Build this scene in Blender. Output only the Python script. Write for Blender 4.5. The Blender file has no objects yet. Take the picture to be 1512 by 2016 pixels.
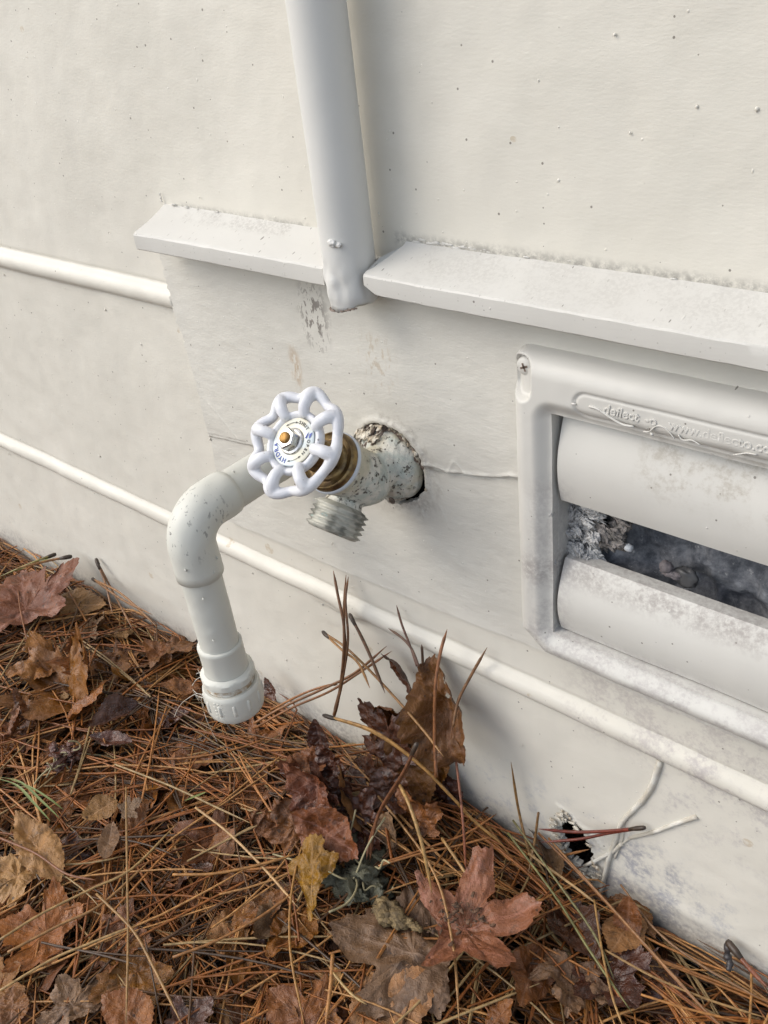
import bpy, bmesh, math, random
import numpy as np
from mathutils import Vector, Matrix
# ------------------------------------------------------------------ camera, light, exposure
scene = bpy.context.scene
COL = scene.collection
F_PX, W_PX, H_PX = 1811.09, 1512, 2016
CAM_O = np.array([0.0, -0.34, 0.5455])
AX_X = np.array([0.7571013, 0.28525162, -0.5877322])
AX_Y = np.array([0.64467769, -0.47187387, 0.60143639])
AX_Z = np.array([-0.10577476, -0.83424611, -0.54115167])
R3 = np.array([AX_X, AX_Y, AX_Z])           # camera (x right, y down, z forward) -> world
cam_d = bpy.data.cameras.new('camera')
cam = bpy.data.objects.new('camera', cam_d); COL.objects.link(cam); scene.camera = cam
cam_d.sensor_fit = 'VERTICAL'; cam_d.sensor_height = 36; cam_d.lens = 36*F_PX/H_PX
cam_d.clip_start = 0.01; cam_d.clip_end = 200
M = Matrix([[R3[i][0], -R3[i][1], -R3[i][2], CAM_O[i]] for i in range(3)] + [[0, 0, 0, 1]])
cam.matrix_world = M

SUN_EL, SUN_AZ = 42.0, 48.0                 # azimuth measured to the left of the wall's outward normal
world = bpy.data.worlds.new("World"); scene.world = world; world.use_nodes = True
wn = world.node_tree; wn.nodes.clear()
sky = wn.nodes.new('ShaderNodeTexSky'); sky.sky_type = 'NISHITA'; sky.sun_disc = False
sky.sun_elevation = math.radians(SUN_EL)
sx, sy = -math.sin(math.radians(SUN_AZ)), -math.cos(math.radians(SUN_AZ))
sky.sun_rotation = math.atan2(sx, sy) % (2*math.pi)
sky.air_density = 1.0; sky.dust_density = 2.0; sky.ozone_density = 0.6
bg = wn.nodes.new('ShaderNodeBackground'); bg.inputs['Strength'].default_value = 0.15
wo = wn.nodes.new('ShaderNodeOutputWorld')
hs = wn.nodes.new('ShaderNodeHueSaturation'); hs.inputs['Saturation'].default_value = 0.55     # hazy, pale sky
wn.links.new(sky.outputs[0], hs.inputs['Color']); wn.links.new(hs.outputs[0], bg.inputs[0]); wn.links.new(bg.outputs[0], wo.inputs[0])
sl = bpy.data.lights.new('sun', 'SUN'); sl.energy = 0.60; sl.angle = math.radians(38); sl.color = (1.0, 0.93, 0.80)
sun = bpy.data.objects.new('sun', sl); COL.objects.link(sun)
ce = math.cos(math.radians(SUN_EL))
sd = Vector((sx*ce, sy*ce, math.sin(math.radians(SUN_EL))))
sun.rotation_euler = sd.to_track_quat('Z', 'Y').to_euler(); sun.location = (-1, -2, 2)
scene.view_settings.view_transform = 'Standard'; scene.view_settings.look = 'None'
scene.view_settings.exposure = 0.86; scene.view_settings.gamma = 1.0

# ------------------------------------------------------------------ helpers
rng = np.random.default_rng(7); random.seed(7)
V = lambda *a: np.array(a, float)
def ray(px, py): return R3 @ V((px-756)/F_PX, (py-1008)/F_PX, 1.0)
def G(px, py, z=0.0):
    r = ray(px, py); return CAM_O + r*(z-CAM_O[2])/r[2]
def WY(px, py, y=0.0):
    r = ray(px, py); return CAM_O + r*(y-CAM_O[1])/r[1]
def PT(t):                                   # (px,py,z) on a height, or (px,py,'y',depth)
    return WY(t[0], t[1], t[3]) if len(t) == 4 else G(*t)
def norm(v): v = np.asarray(v, float); return v/(np.linalg.norm(v)+1e-12)
def sstep(a, b, x): t = np.clip((x-a)/(b-a), 0, 1); return t*t*(3-2*t)
def hsh(ix, iy, s):
    n = (ix.astype(np.int64)*374761393 + iy.astype(np.int64)*668265263 + int(s)*974711) & 0xffffffff
    n = ((n ^ (n >> 13))*1274126177) & 0xffffffff
    return ((n ^ (n >> 16)) & 0xffff)/65535.0
def vn(x, y, s=0):
    x = np.asarray(x, float); y = np.asarray(y, float)
    ix, iy = np.floor(x), np.floor(y); fx, fy = x-ix, y-iy
    fx = fx*fx*(3-2*fx); fy = fy*fy*(3-2*fy)
    a, b = hsh(ix, iy, s), hsh(ix+1, iy, s); c, d = hsh(ix, iy+1, s), hsh(ix+1, iy+1, s)
    return ((a*(1-fx)+b*fx)*(1-fy)+(c*(1-fx)+d*fx)*fy)*2-1
def fbm(x, y, s=0, o=3):
    r = 0; a = 1
    for i in range(o): r = r+a*vn(x*2**i, y*2**i, s+i*17); a *= .5
    return r
def segd(x, z, pts):                         # distance to a polyline in the x-z plane
    d = np.full(np.shape(x), 9.0)
    for (x0, z0), (x1, z1) in zip(pts[:-1], pts[1:]):
        L = (x1-x0)**2+(z1-z0)**2; t = np.clip(((x-x0)*(x1-x0)+(z-z0)*(z1-z0))/L, 0, 1)
        d = np.minimum(d, np.hypot(x-x0-t*(x1-x0), z-z0-t*(z1-z0)))
    return d
def tag(o, label=None, cat=None, group=None, kind=None):
    if label: o['label'] = label
    if cat: o['category'] = cat
    if group: o['group'] = group
    if kind: o['kind'] = kind
    return o
def empty(name, loc, label, cat, group=None):
    o = bpy.data.objects.new(name, None); COL.objects.link(o); o.location = Vector(loc); o.empty_display_size = .02
    return tag(o, label, cat, group)
class MB:
    def __init__(s): s.v = []; s.f = []; s.n = 0; s.attr = {}
    def add(s, v, f, **at):
        v = np.asarray(v, float); off = s.n
        s.v.append(v); s.f.extend([tuple(int(i)+off for i in q) for q in f]); s.n += len(v)
        for k, a in at.items(): s.attr.setdefault(k, []).append(np.asarray(a, float))
        return s
    def build(s, name, mat, parent=None, smooth=True, origin=None, remesh=None, disp=None, bevel=None):
        v = np.concatenate(s.v) if s.v else np.zeros((0, 3))
        o3 = V(0, 0, 0)
        if origin is not None: o3 = np.asarray(origin, float)
        me = bpy.data.meshes.new(name); me.from_pydata((v-o3).tolist(), [], s.f)
        for k, a in s.attr.items():
            a = np.concatenate(a)
            if a.ndim == 1:
                at = me.attributes.new(k, 'FLOAT', 'POINT'); at.data.foreach_set('value', a)
            else:
                at = me.attributes.new(k, 'FLOAT_COLOR', 'POINT')
                at.data.foreach_set('color', np.hstack([a, np.ones((len(a), 1))]).ravel())
        ob = bpy.data.objects.new(name, me); COL.objects.link(ob); ob.location = Vector(o3)
        if remesh:
            md = ob.modifiers.new('r', 'REMESH'); md.mode = 'VOXEL'; md.voxel_size = remesh
            sm = ob.modifiers.new('s', 'SMOOTH'); sm.factor = .5; sm.iterations = 6
            dg = bpy.context.evaluated_depsgraph_get(); dg.update()
            m2 = bpy.data.meshes.new_from_object(ob.evaluated_get(dg)); m2.name = name
            ob.modifiers.clear(); ob.data = m2; me = m2
        if disp:
            n = len(me.vertices); co = np.empty(n*3); me.vertices.foreach_get('co', co); co = co.reshape(-1, 3)
            nn = np.empty(n*3); me.vertices.foreach_get('normal', nn); nn = nn.reshape(-1, 3)
            co = co+nn*disp(co+o3)[:, None]; me.vertices.foreach_set('co', co.ravel()); me.update()
        if smooth: me.polygons.foreach_set('use_smooth', [True]*len(me.polygons))
        me.materials.clear(); me.materials.append(mat)
        if bevel:
            b = ob.modifiers.new('b', 'BEVEL'); b.width = bevel; b.segments = 2; b.limit_method = 'ANGLE'
        if parent is not None:
            ob.parent = parent; ob.matrix_parent_inverse = Matrix.Translation(-Vector(parent.location))
        return ob
def frame(ax):
    ax = norm(ax); r = V(1, 0, 0) if abs(ax[0]) < .9 else V(0, 0, 1)
    u = norm(np.cross(r, ax)); w = np.cross(ax, u); return u, w, ax
def lathe(mb, prof, o, ax, n=48, wob=None, caps=True):
    u, w, ax = frame(ax); o = np.asarray(o, float); vs = []; fs = []
    for (r, t) in prof:
        for k in range(n):
            a = 2*math.pi*k/n; rr = r if wob is None else r*wob(a, t)
            vs.append(o+ax*t+u*rr*math.cos(a)+w*rr*math.sin(a))
    m = len(prof)
    for i in range(m-1):
        for k in range(n):
            k2 = (k+1) % n; fs.append((i*n+k, i*n+k2, (i+1)*n+k2, (i+1)*n+k))
    if caps:
        fs.append(tuple(range(n))[::-1]); fs.append(tuple((m-1)*n+k for k in range(n)))
    return mb.add(vs, fs)
def hexp(mb, R, t0, t1, o, ax, ch=.12, rot=0):
    u, w, ax = frame(ax); vs = []; n = 6; h = t1-t0
    for (r, t) in [(R*(1-ch), t0), (R, t0+h*ch), (R, t1-h*ch*1.4), (R*(1-ch), t1)]:
        for k in range(n):
            a = 2*math.pi*k/n+rot; vs.append(o+ax*t+u*r*math.cos(a)+w*r*math.sin(a))
    fs = [tuple(range(6))[::-1], tuple(18+k for k in range(6))]
    for i in range(3):
        for k in range(n): fs.append((i*n+k, i*n+(k+1) % n, (i+1)*n+(k+1) % n, (i+1)*n+k))
    return mb.add(vs, fs)
def tube(mb, pts, rad, n=8, caps=True, **at):
    pts = np.asarray(pts, float); m = len(pts); rad = np.broadcast_to(np.asarray(rad, float), (m,))
    tg = np.gradient(pts, axis=0); tg /= np.linalg.norm(tg, axis=1)[:, None]+1e-12
    u = frame(tg[0])[0]; vs = []
    for i in range(m):
        u = norm(u-tg[i]*(u@tg[i])); w = np.cross(tg[i], u)
        for k in range(n):
            a = 2*math.pi*k/n; vs.append(pts[i]+rad[i]*(u*math.cos(a)+w*math.sin(a)))
    fs = [(i*n+k, i*n+(k+1) % n, (i+1)*n+(k+1) % n, (i+1)*n+k) for i in range(m-1) for k in range(n)]
    if caps: fs.append(tuple(range(n))[::-1]); fs.append(tuple((m-1)*n+k for k in range(n)))
    ats = {k: np.repeat(np.asarray(a, float)[None], m*n, 0) if np.ndim(a) else np.full(m*n, a) for k, a in at.items()}
    return mb.add(vs, fs, **ats)
def spline(pts, k=8):
    pts = np.asarray(pts, float); P = np.vstack([2*pts[0]-pts[1], pts, 2*pts[-1]-pts[-2]]); out = []
    for i in range(1, len(P)-2):
        for j in range(k):
            t = j/k; a, b, c, d = P[i-1], P[i], P[i+1], P[i+2]
            out.append(.5*((2*b)+(-a+c)*t+(2*a-5*b+4*c-d)*t*t+(-a+3*b-3*c+d)*t**3))
    out.append(P[-2]); return np.array(out)
def grid(mb, X, Y, Z, keep=None, skirt=None, **at):
    """2-D arrays -> quads; keep = mask of cells; skirt = vector to extrude open edges by"""
    h, w = X.shape; vs = np.stack([X, Y, Z], -1).reshape(-1, 3)
    idx = np.arange(h*w).reshape(h, w)
    a, b, c, d = idx[:-1, :-1], idx[:-1, 1:], idx[1:, 1:], idx[1:, :-1]
    if keep is None: keep = np.ones(a.shape, bool)
    q = np.stack([a[keep], b[keep], c[keep], d[keep]], -1)
    mb.add(vs, q.tolist(), **{k: np.asarray(x).reshape(h*w) for k, x in at.items()})
    if skirt is not None:
        e = np.vstack([q[:, [0, 1]], q[:, [1, 2]], q[:, [2, 3]], q[:, [3, 0]]])
        key = np.sort(e, 1); kk = key[:, 0].astype(np.int64)*(h*w)+key[:, 1]
        u, i, cnt = np.unique(kk, return_index=True, return_counts=True)
        be = e[i[cnt == 1]]; sv = []; sf = []; sk = np.asarray(skirt, float)
        for j, (p, r) in enumerate(be):
            sv += [vs[p], vs[r], vs[r]+sk, vs[p]+sk]; sf.append((4*j+1, 4*j, 4*j+3, 4*j+2))
        ex = {k: np.repeat(np.asarray(x).reshape(h*w)[be], 1, 0)[:, [0, 1, 1, 0]].ravel() for k, x in at.items()}
        if len(sv): mb.add(sv, sf, **ex)
    return mb
def crumple(mb, c, r, seed, sub=3, amp=.45, fr=2.2, rot=None, **at):
    bm = bmesh.new(); bmesh.ops.create_icosphere(bm, subdivisions=sub, radius=1)
    v = np.array([x.co[:] for x in bm.verts]); f = [[q.index for q in p.verts] for p in bm.faces]; bm.free()
    d = 1+amp*(fbm(v[:, 0]*fr+seed*3.1, v[:, 1]*fr+v[:, 2]*1.7*fr, seed, 3))
    d2 = 1+amp*(fbm(v[:, 2]*fr+seed*1.3, v[:, 0]*fr-v[:, 1]*1.7*fr, seed+5, 3))
    v = v*(d*.5+d2*.5)[:, None]*np.asarray(r, float)
    if rot is not None: v = v @ np.array(rot).T
    return mb.add(v+np.asarray(c, float), f, **{k: np.repeat(np.asarray(a, float)[None], len(v), 0) for k, a in at.items()})
def text_mesh(s, size, depth, bevel=0):
    cu = bpy.data.curves.new('t', 'FONT'); cu.body = s; cu.size = size; cu.extrude = depth; cu.align_x = 'CENTER'; cu.align_y = 'CENTER'
    cu.bevel_depth = bevel; cu.bevel_resolution = 1
    ob = bpy.data.objects.new('t', cu); COL.objects.link(ob)
    dg = bpy.context.evaluated_depsgraph_get(); dg.update()
    me = bpy.data.meshes.new_from_object(ob.evaluated_get(dg))
    v = np.array([x.co[:] for x in me.vertices]) if len(me.vertices) else np.zeros((0, 3)); f = [list(p.vertices) for p in me.polygons]
    bpy.data.objects.remove(ob); bpy.data.meshes.remove(me); bpy.data.curves.remove(cu)
    return v, f
def put_text(mb, s, size, depth, o, ex, ey, bevel=0, shear=0):
    v, f = text_mesh(s, size, depth, bevel)
    if not len(v): return
    ex, ey = norm(ex), norm(ey); ez = np.cross(ex, ey)
    mb.add(o+np.outer(v[:, 0]+shear*v[:, 1], ex)+np.outer(v[:, 1], ey)+np.outer(v[:, 2], ez), f)

# ------------------------------------------------------------------ shader helper
class S:
    def __init__(s, name):
        s.mat = bpy.data.materials.new(name); s.mat.use_nodes = True; s.t = s.mat.node_tree; s.t.nodes.clear()
        s.out = s.t.nodes.new('ShaderNodeOutputMaterial'); s.b = s.t.nodes.new('ShaderNodeBsdfPrincipled')
        s.t.links.new(s.b.outputs[0], s.out.inputs[0]); s.h = None
        s.b.inputs['Specular IOR Level'].default_value = .4
    def nd(s, t, **k):
        n = s.t.nodes.new(t)
        for a, b in k.items(): setattr(n, a, b)
        return n
    def set(s, inp, v):
        if isinstance(v, (int, float)): inp.default_value = v
        elif isinstance(v, (tuple, list)): inp.default_value = (*v, 1) if len(v) == 3 and inp.type == 'RGBA' else v
        else: s.t.links.new(v, inp)
    def pos(s): return s.nd('ShaderNodeNewGeometry').outputs['Position']
    def obj(s): return s.nd('ShaderNodeTexCoord').outputs['Object']
    def attr(s, n, col=False):
        a = s.nd('ShaderNodeAttribute', attribute_name=n); return a.outputs['Color' if col else 'Fac']
    def orand(s): return s.nd('ShaderNodeObjectInfo').outputs['Random']
    def mp(s, v, sc=(1, 1, 1), loc=(0, 0, 0), rot=(0, 0, 0)):
        n = s.nd('ShaderNodeMapping'); s.set(n.inputs[0], v); n.inputs[1].default_value = loc; n.inputs[2].default_value = rot; n.inputs[3].default_value = sc
        return n.outputs[0]
    def vadd(s, v, w):
        n = s.nd('ShaderNodeVectorMath', operation='ADD'); s.set(n.inputs[0], v); s.set(n.inputs[1], w); return n.outputs[0]
    def xz(s, v):
        a = s.nd('ShaderNodeSeparateXYZ'); s.set(a.inputs[0], v); c = s.nd('ShaderNodeCombineXYZ')
        s.t.links.new(a.outputs[0], c.inputs[0]); s.t.links.new(a.outputs[2], c.inputs[1]); return c.outputs[0]
    def sep(s, v):
        a = s.nd('ShaderNodeSeparateXYZ'); s.set(a.inputs[0], v); return a.outputs
    def noise(s, v, scale, det=4, rough=.55, dist=0):
        n = s.nd('ShaderNodeTexNoise'); s.set(n.inputs['Vector'], v); n.inputs['Scale'].default_value = scale
        n.inputs['Detail'].default_value = det; n.inputs['Roughness'].default_value = rough; n.inputs['Distortion'].default_value = dist
        return n.outputs['Fac']
    def vor(s, v, scale, dim='3D', feat='F1', rnd=1):
        n = s.nd('ShaderNodeTexVoronoi', voronoi_dimensions=dim, feature=feat); s.set(n.inputs['Vector'], v)
        n.inputs['Scale'].default_value = scale; n.inputs['Randomness'].default_value = rnd
        return n.outputs['Distance'], n.outputs.get('Color')
    def m(s, op, a, b=0.0, c=0.0):
        n = s.nd('ShaderNodeMath', operation=op); s.set(n.inputs[0], a); s.set(n.inputs[1], b); s.set(n.inputs[2], c); return n.outputs[0]
    def rng(s, v, a, b, c=0., d=1., smooth=True):
        n = s.nd('ShaderNodeMapRange'); n.interpolation_type = 'SMOOTHSTEP' if smooth else 'LINEAR'
        s.set(n.inputs[0], v); n.inputs[1].default_value = a; n.inputs[2].default_value = b; n.inputs[3].default_value = c; n.inputs[4].default_value = d
        return n.outputs[0]
    def mix(s, f, a, b):
        n = s.nd('ShaderNodeMix', data_type='RGBA'); s.set(n.inputs[0], f); s.set(n.inputs[6], a); s.set(n.inputs[7], b); return n.outputs[2]
    def dots(s, v, scale, rad, prob, dim='2D'):
        d, c = s.vor(v, scale, dim); r = s.sep(c)[0]
        rr = s.m('MULTIPLY', s.sep(c)[1], rad)
        return s.m('MULTIPLY', s.m('LESS_THAN', d, rr), s.m('LESS_THAN', r, prob))
    def domes(s, v, scale, rad, prob, dim='2D'):
        d, c = s.vor(v, scale, dim); r = s.sep(c)[0]
        return s.m('MULTIPLY', s.rng(d, 0, rad, 1, 0), s.m('LESS_THAN', r, prob))
    def blob(s, v2, cx, cz, rx, rz, a=.4, b=1.0):
        """soft patch in the x-z plane"""
        x, z, _ = s.sep(v2)
        dx = s.m('DIVIDE', s.m('SUBTRACT', x, cx), rx); dz = s.m('DIVIDE', s.m('SUBTRACT', z, cz), rz)
        d = s.m('SQRT', s.m('ADD', s.m('MULTIPLY', dx, dx), s.m('MULTIPLY', dz, dz)))
        return s.rng(d, a, b, 1, 0)
    def box(s, v2, x0, x1, z0, z1, e=.01):
        x, z, _ = s.sep(v2)
        f = s.m('MULTIPLY', s.rng(x, x0-e, x0+e), s.rng(x, x1-e, x1+e, 1, 0))
        return s.m('MULTIPLY', f, s.m('MULTIPLY', s.rng(z, z0-e, z0+e), s.rng(z, z1-e, z1+e, 1, 0)))
    def bump(s, h, dist, strength=1.0):
        n = s.nd('ShaderNodeBump'); n.inputs['Distance'].default_value = dist; n.inputs['Strength'].default_value = strength
        s.set(n.inputs['Height'], h)
        if s.h is not None: s.t.links.new(s.h, n.inputs['Normal'])
        s.h = n.outputs[0]; s.t.links.new(s.h, s.b.inputs['Normal'])
def finish(s, name, col, rough=.5, metal=0.0):
    s.set(s.b.inputs['Base Color'], col); s.set(s.b.inputs['Roughness'], rough); s.set(s.b.inputs['Metallic'], metal)
    return s.mat
CREAM, CREAM2 = (.66, .632, .56), (.622, .596, .526)
def paint(name, c1=CREAM, c2=CREAM2, kind='wall', grain=1.0):
    s = S(name); p = s.pos(); q = s.xz(p) if kind in ('wall', 'vent', 'ledge') else p; dim = '2D' if kind in ('wall', 'vent', 'ledge') else '3D'
    col = s.mix(s.rng(s.noise(p, 9, 4), .3, .7), c1, c2)
    mott = s.rng(s.noise(s.mp(p, (1, 1, .35)), 34, 5, .6), .42, .72, 0, .30)
    col = s.mix(mott, col, tuple(x*.86 for x in c1))
    # small yellow-brown stains
    st = s.m('MULTIPLY', s.dots(s.vadd(q, s.mp(s.noise(p, 60, 2), (.006, .006, .006))), 22, .14, .12, dim), s.rng(s.noise(p, 400, 3), .35, .6))
    col = s.mix(s.m('MULTIPLY', st, .45), col, (.42, .31, .17))
    # dark specks
    sp = s.m('MAXIMUM', s.dots(q, 130, .08, .09, dim), s.dots(s.mp(q, loc=(3.3, 1.1, .7)), 48, .028, .25, dim))
    col = s.mix(s.m('MULTIPLY', sp, .75), col, (.10, .085, .07))
    if kind == 'wall':
        n1 = s.noise(p, 55, 6, .75); n2 = s.noise(p, 320, 5, .7)
        d = None
        def dirt(mask, lo, hi, colr, amt, tex=None):
            nonlocal col
            t = s.m('MULTIPLY', mask, s.rng(n1 if tex is None else tex, lo, hi)); t = s.m('MULTIPLY', t, s.rng(n2, .3, .62))
            col = s.mix(s.m('MULTIPLY', t, amt), col, colr)
        # mildew round the vent and on the lower batten at the right
        dirt(s.box(q, -.20, .4, .135, .197, .02), .42, .58, (.36, .32, .315), .5)
        dirt(s.box(q, -.145, .4, .09, .16, .02), .48, .62, (.33, .30, .32), .5)
        # soil splash at the foot of the wall
        dirt(s.box(q, -2, 2, -.05, .016, .012), .30, .60, (.27, .25, .23), .7)
        dirt(s.box(q, -.30, 2, -.05, .06, .03), .50, .66, (.33, .34, .38), .6)
        dirt(s.blob(q, -.150, .03, .05, .045), .40, .62, (.28, .28, .31), .8)
        # scuffs below the conduit
        sc = s.noise(s.mp(p, (1, 1, .45), rot=(0, .25, 0)), 420, 3, .6)
        t = s.m('MULTIPLY', s.blob(q, float(WY(618, 622, -.0056)[0]), float(WY(618, 622, -.0056)[2]), .014, .027, .3, 1.1), s.rng(sc, .535, .565)); col = s.mix(s.m('MULTIPLY', t, .8), col, (.16, .14, .125))
        t = s.m('MULTIPLY', s.blob(q, float(WY(582, 722, -.0056)[0]), float(WY(582, 722, -.0056)[2]), .007, .02, .2, 1), s.rng(sc, .45, .6)); col = s.mix(s.m('MULTIPLY', t, .7), col, (.42, .31, .2))
        t = s.m('MULTIPLY', s.blob(q, -.318, .345, .02, .025, .2, 1), s.rng(sc, .52, .66)); col = s.mix(s.m('MULTIPLY', t, .5), col, (.42, .33, .22))
        t = s.m('MULTIPLY', s.blob(q, -.5035, .386, .004, .006, .4, 1), s.rng(sc, .40, .5)); col = s.mix(t, col, (.12, .11, .10))
        # grey staining along the top of the ledge line
        dirt(s.m('MAXIMUM', s.box(q, -.47, -.36, .410, .4135, .003), s.box(q, -.30, .5, .410, .415, .003)), .3, .5, (.22, .21, .19), .8)
        # mildew at the faucet hole
        dirt(s.blob(q, -.316, .279, .040, .042, .6, 1), .42, .6, (.25, .22, .19), .7)
    if kind == 'vent':
        n1 = s.noise(p, 70, 6, .75); n2 = s.noise(p, 420, 5, .7)
        def dirt(mask, lo, hi, colr, amt):
            nonlocal col
            t = s.m('MULTIPLY', s.m('MULTIPLY', mask, s.rng(n1, lo, hi)), s.rng(n2, .3, .62)); col = s.mix(s.m('MULTIPLY', t, amt), col, colr)
        dirt(s.box(q, -.22, .4, .190, .218, .006), .40, .58, (.33, .30, .295), .5)
        dirt(s.box(q, -.22, .4, .248, .262, .006), .36, .56, (.30, .27, .25), .75)
        dirt(s.box(q, -.16, .4, .318, .350, .01), .45, .62, (.33, .29, .23), .6)
        dirt(s.box(q, -.215, -.195, .20, .31, .006), .36, .56, (.36, .34, .33), .5)
    if kind == 'ledge':
        n1 = s.noise(p, 60, 6, .8); n2 = s.noise(p, 600, 4, .7)
        m1 = s.m('MAXIMUM', s.box(s.xz(p), -.46, -.37, .4082, .4125, .0012), s.m('MULTIPLY', s.box(s.xz(p), -.28, .5, .402, .413, .003), .55))
        t = s.m('MULTIPLY', s.m('MULTIPLY', m1, s.rng(n1, .38, .56)), s.rng(n2, .38, .6)); col = s.mix(s.m('MULTIPLY', t, .5), col, (.33, .31, .28))
        fl = s.dots(q, 520, .20, .12, dim); col = s.mix(s.m('MULTIPLY', fl, .5), col, (.30, .28, .25))
    if kind == 'pipe':
        vd_ = s.nd('ShaderNodeVectorMath', operation='DISTANCE'); s.set(vd_.inputs[0], p); vd_.inputs[1].default_value = (-.398, -.094, .264)
        sc = s.noise(s.mp(p, (1, 1, .45), rot=(0, .5, 0)), 420, 3, .6); reg = s.m('MULTIPLY', s.rng(vd_.outputs['Value'], .018, .03, 1, 0), s.rng(s.noise(p, 60, 2), .42, .5))
        t = s.m('MULTIPLY', reg, s.rng(sc, .605, .63)); col = s.mix(s.m('MULTIPLY', t, .6), col, (.17, .17, .16))
    # relief: fine grain of the siding, runs and nibs in the paint
    gr = s.noise(s.mp(p, (.35, 1, 1)), 900, 3, .6)
    s.bump(gr, .00012*grain, 1)
    s.bump(s.noise(s.mp(p, (.5, 1, 1)), 210, 4, .6), .00022*grain, .6)
    s.bump(s.noise(p, 18, 3, .5), .0014*grain, .4)
    s.bump(s.domes(q, 70, .05, .16, dim), .0004, .6)
    s.bump(s.domes(s.mp(q, (1, .6, 1), loc=(5, 5, 0)), 30, .018, .2, dim), .0005, .6)
    return finish(s, name, col, s.rng(s.noise(p, 40, 4), .3, .7, .42, .60))
M_WALL = paint('wall_paint'); M_VENT = paint('vent_paint', (.60, .587, .545), (.56, .545, .503), 'vent', .35)
M_LEDGE = paint('ledge_paint', (.575, .562, .522), (.54, .525, .485), 'ledge', .6)
M_PIPE = paint('pipe_paint', (.60, .595, .535), (.545, .54, .485), 'pipe', .5)
M_COND = paint('conduit_paint', (.62, .615, .585), (.575, .57, .54), 'conduit', .7)
M_PATCH_SHADED = paint('patch_paint_shaded', (.62, .60, .542), (.585, .566, .51), 'wall', 1.8)  # wall cream darkened: shade below the ledge put into the sheet's colour

def plain(name, col, rough=.5, metal=0., bump=None, col2=None, scale=200, fresh=None):
    s = S(name); p = s.pos(); c = col
    if col2: c = s.mix(s.rng(s.noise(p, scale, 4, .65), .38, .62), col, col2)
    if bump: s.bump(s.noise(p, bump[0], 4, .6), bump[1], 1)
    return finish(s, name, c, rough, metal)
M_BRASS = plain('brass', (.27, .19, .085), .38, .85, (500, .0002), (.13, .09, .05), 160)
M_SCREW = plain('brass_tip', (.45, .26, .08), .42, .85, (1500, .0004), (.30, .16, .05), 500)
M_STEEL = plain('plated_steel', (.62, .61, .58), .22, 1.0, (300, .0001), (.42, .41, .39), 300)
M_WASH = plain('grey_washer', (.55, .58, .62), .45)
M_CAULK = plain('old_caulk', (.12, .085, .065), .75, 0, (350, .0005), (.21, .165, .135), 120)
M_FLAKE = plain('paint_flake', (.66, .62, .53), .65, 0, (500, .0008), (.38, .31, .22), 190)
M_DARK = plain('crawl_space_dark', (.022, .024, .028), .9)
M_BLUE = plain('blue_ink', (.02, .05, .30), .4)
M_BLACK = plain('black_ink', (.015, .015, .015), .4)
M_TAPE = plain('white_tape', (.62, .60, .54), .6, 0, None, (.34, .24, .14), 150)
def chipped():
    s = S('chipped_valve_paint'); p = s.pos()
    base = s.mix(s.rng(s.noise(p, 120, 4, .6), .4, .6), (.47, .50, .45), (.62, .60, .53))
    base = s.mix(s.rng(s.noise(p, 45, 3), .5, .62, 0, .6), base, (.50, .44, .30))
    chip = s.m('MAXIMUM', s.rng(s.noise(p, 190, 6, .8), .575, .60), s.dots(p, 480, .42, .22, '3D'))
    col = s.mix(s.m('MULTIPLY', chip, .92), base, s.mix(s.noise(p, 900, 3), (.05, .045, .04), (.14, .12, .09)))
    s.bump(s.noise(p, 260, 5, .7), .0012, .8); s.bump(chip, .0006, 1.0)
    return finish(s, '', col, s.rng(chip, 0, 1, .5, .7), 0)
M_CHIP = chipped()
def thread_mat():
    s = S('corroded_thread'); p = s.pos()
    c = s.mix(s.rng(s.noise(p, 70, 3, .6), .40, .62), (.17, .17, .145), (.48, .47, .41))
    c = s.mix(s.rng(s.noise(p, 130, 4, .7), .60, .70), c, (.30, .38, .35))
    s.bump(s.noise(p, 500, 4, .7), .0003, 1)
    return finish(s, '', c, .45, .25)
M_THREAD = thread_mat()
def wheel_mat():
    s = S('white_coated_metal'); p = s.pos()
    c = s.mix(s.rng(s.noise(p, 60, 3), .4, .7), (.66, .665, .685), (.60, .605, .635))
    c = s.mix(s.m('MULTIPLY', s.dots(p, 260, .16, .16, '3D'), .7), c, (.12, .10, .09))
    c = s.mix(s.rng(s.noise(p, 170, 6, .85), .60, .70, 0, .5), c, (.34, .30, .26))
    s.bump(s.noise(p, 110, 3), .0008, .4)
    return finish(s, '', c, s.rng(s.noise(p, 90, 4), .35, .65, .30, .50))
M_WHEEL = wheel_mat()
def plate_mat():
    s = S('label_plate_enamel'); p = s.pos()
    c = s.mix(s.rng(s.noise(p, 70, 2), .4, .6), (.66, .72, .72), (.74, .70, .56))
    return finish(s, '', c, .25, .15)
M_PLATE = plate_mat()
def insul():
    s = S('dusty_insulation'); p = s.pos()
    c = s.mix(s.rng(s.noise(p, 90, 6, .7), .35, .7), (.065, .070, .082), (.23, .237, .255))
    c = s.mix(s.rng(s.noise(p, 240, 5, .8), .60, .72, 0, .8), c, (.40, .40, .40))
    s.bump(s.noise(p, 150, 4, .6), .002, .8)
    return finish(s, '', c, .95)
M_INS = insul()
M_DUST = plain('cobweb_dust', (.55, .54, .52), .95, 0, (500, .0008), (.38, .375, .37), 200)

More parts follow.
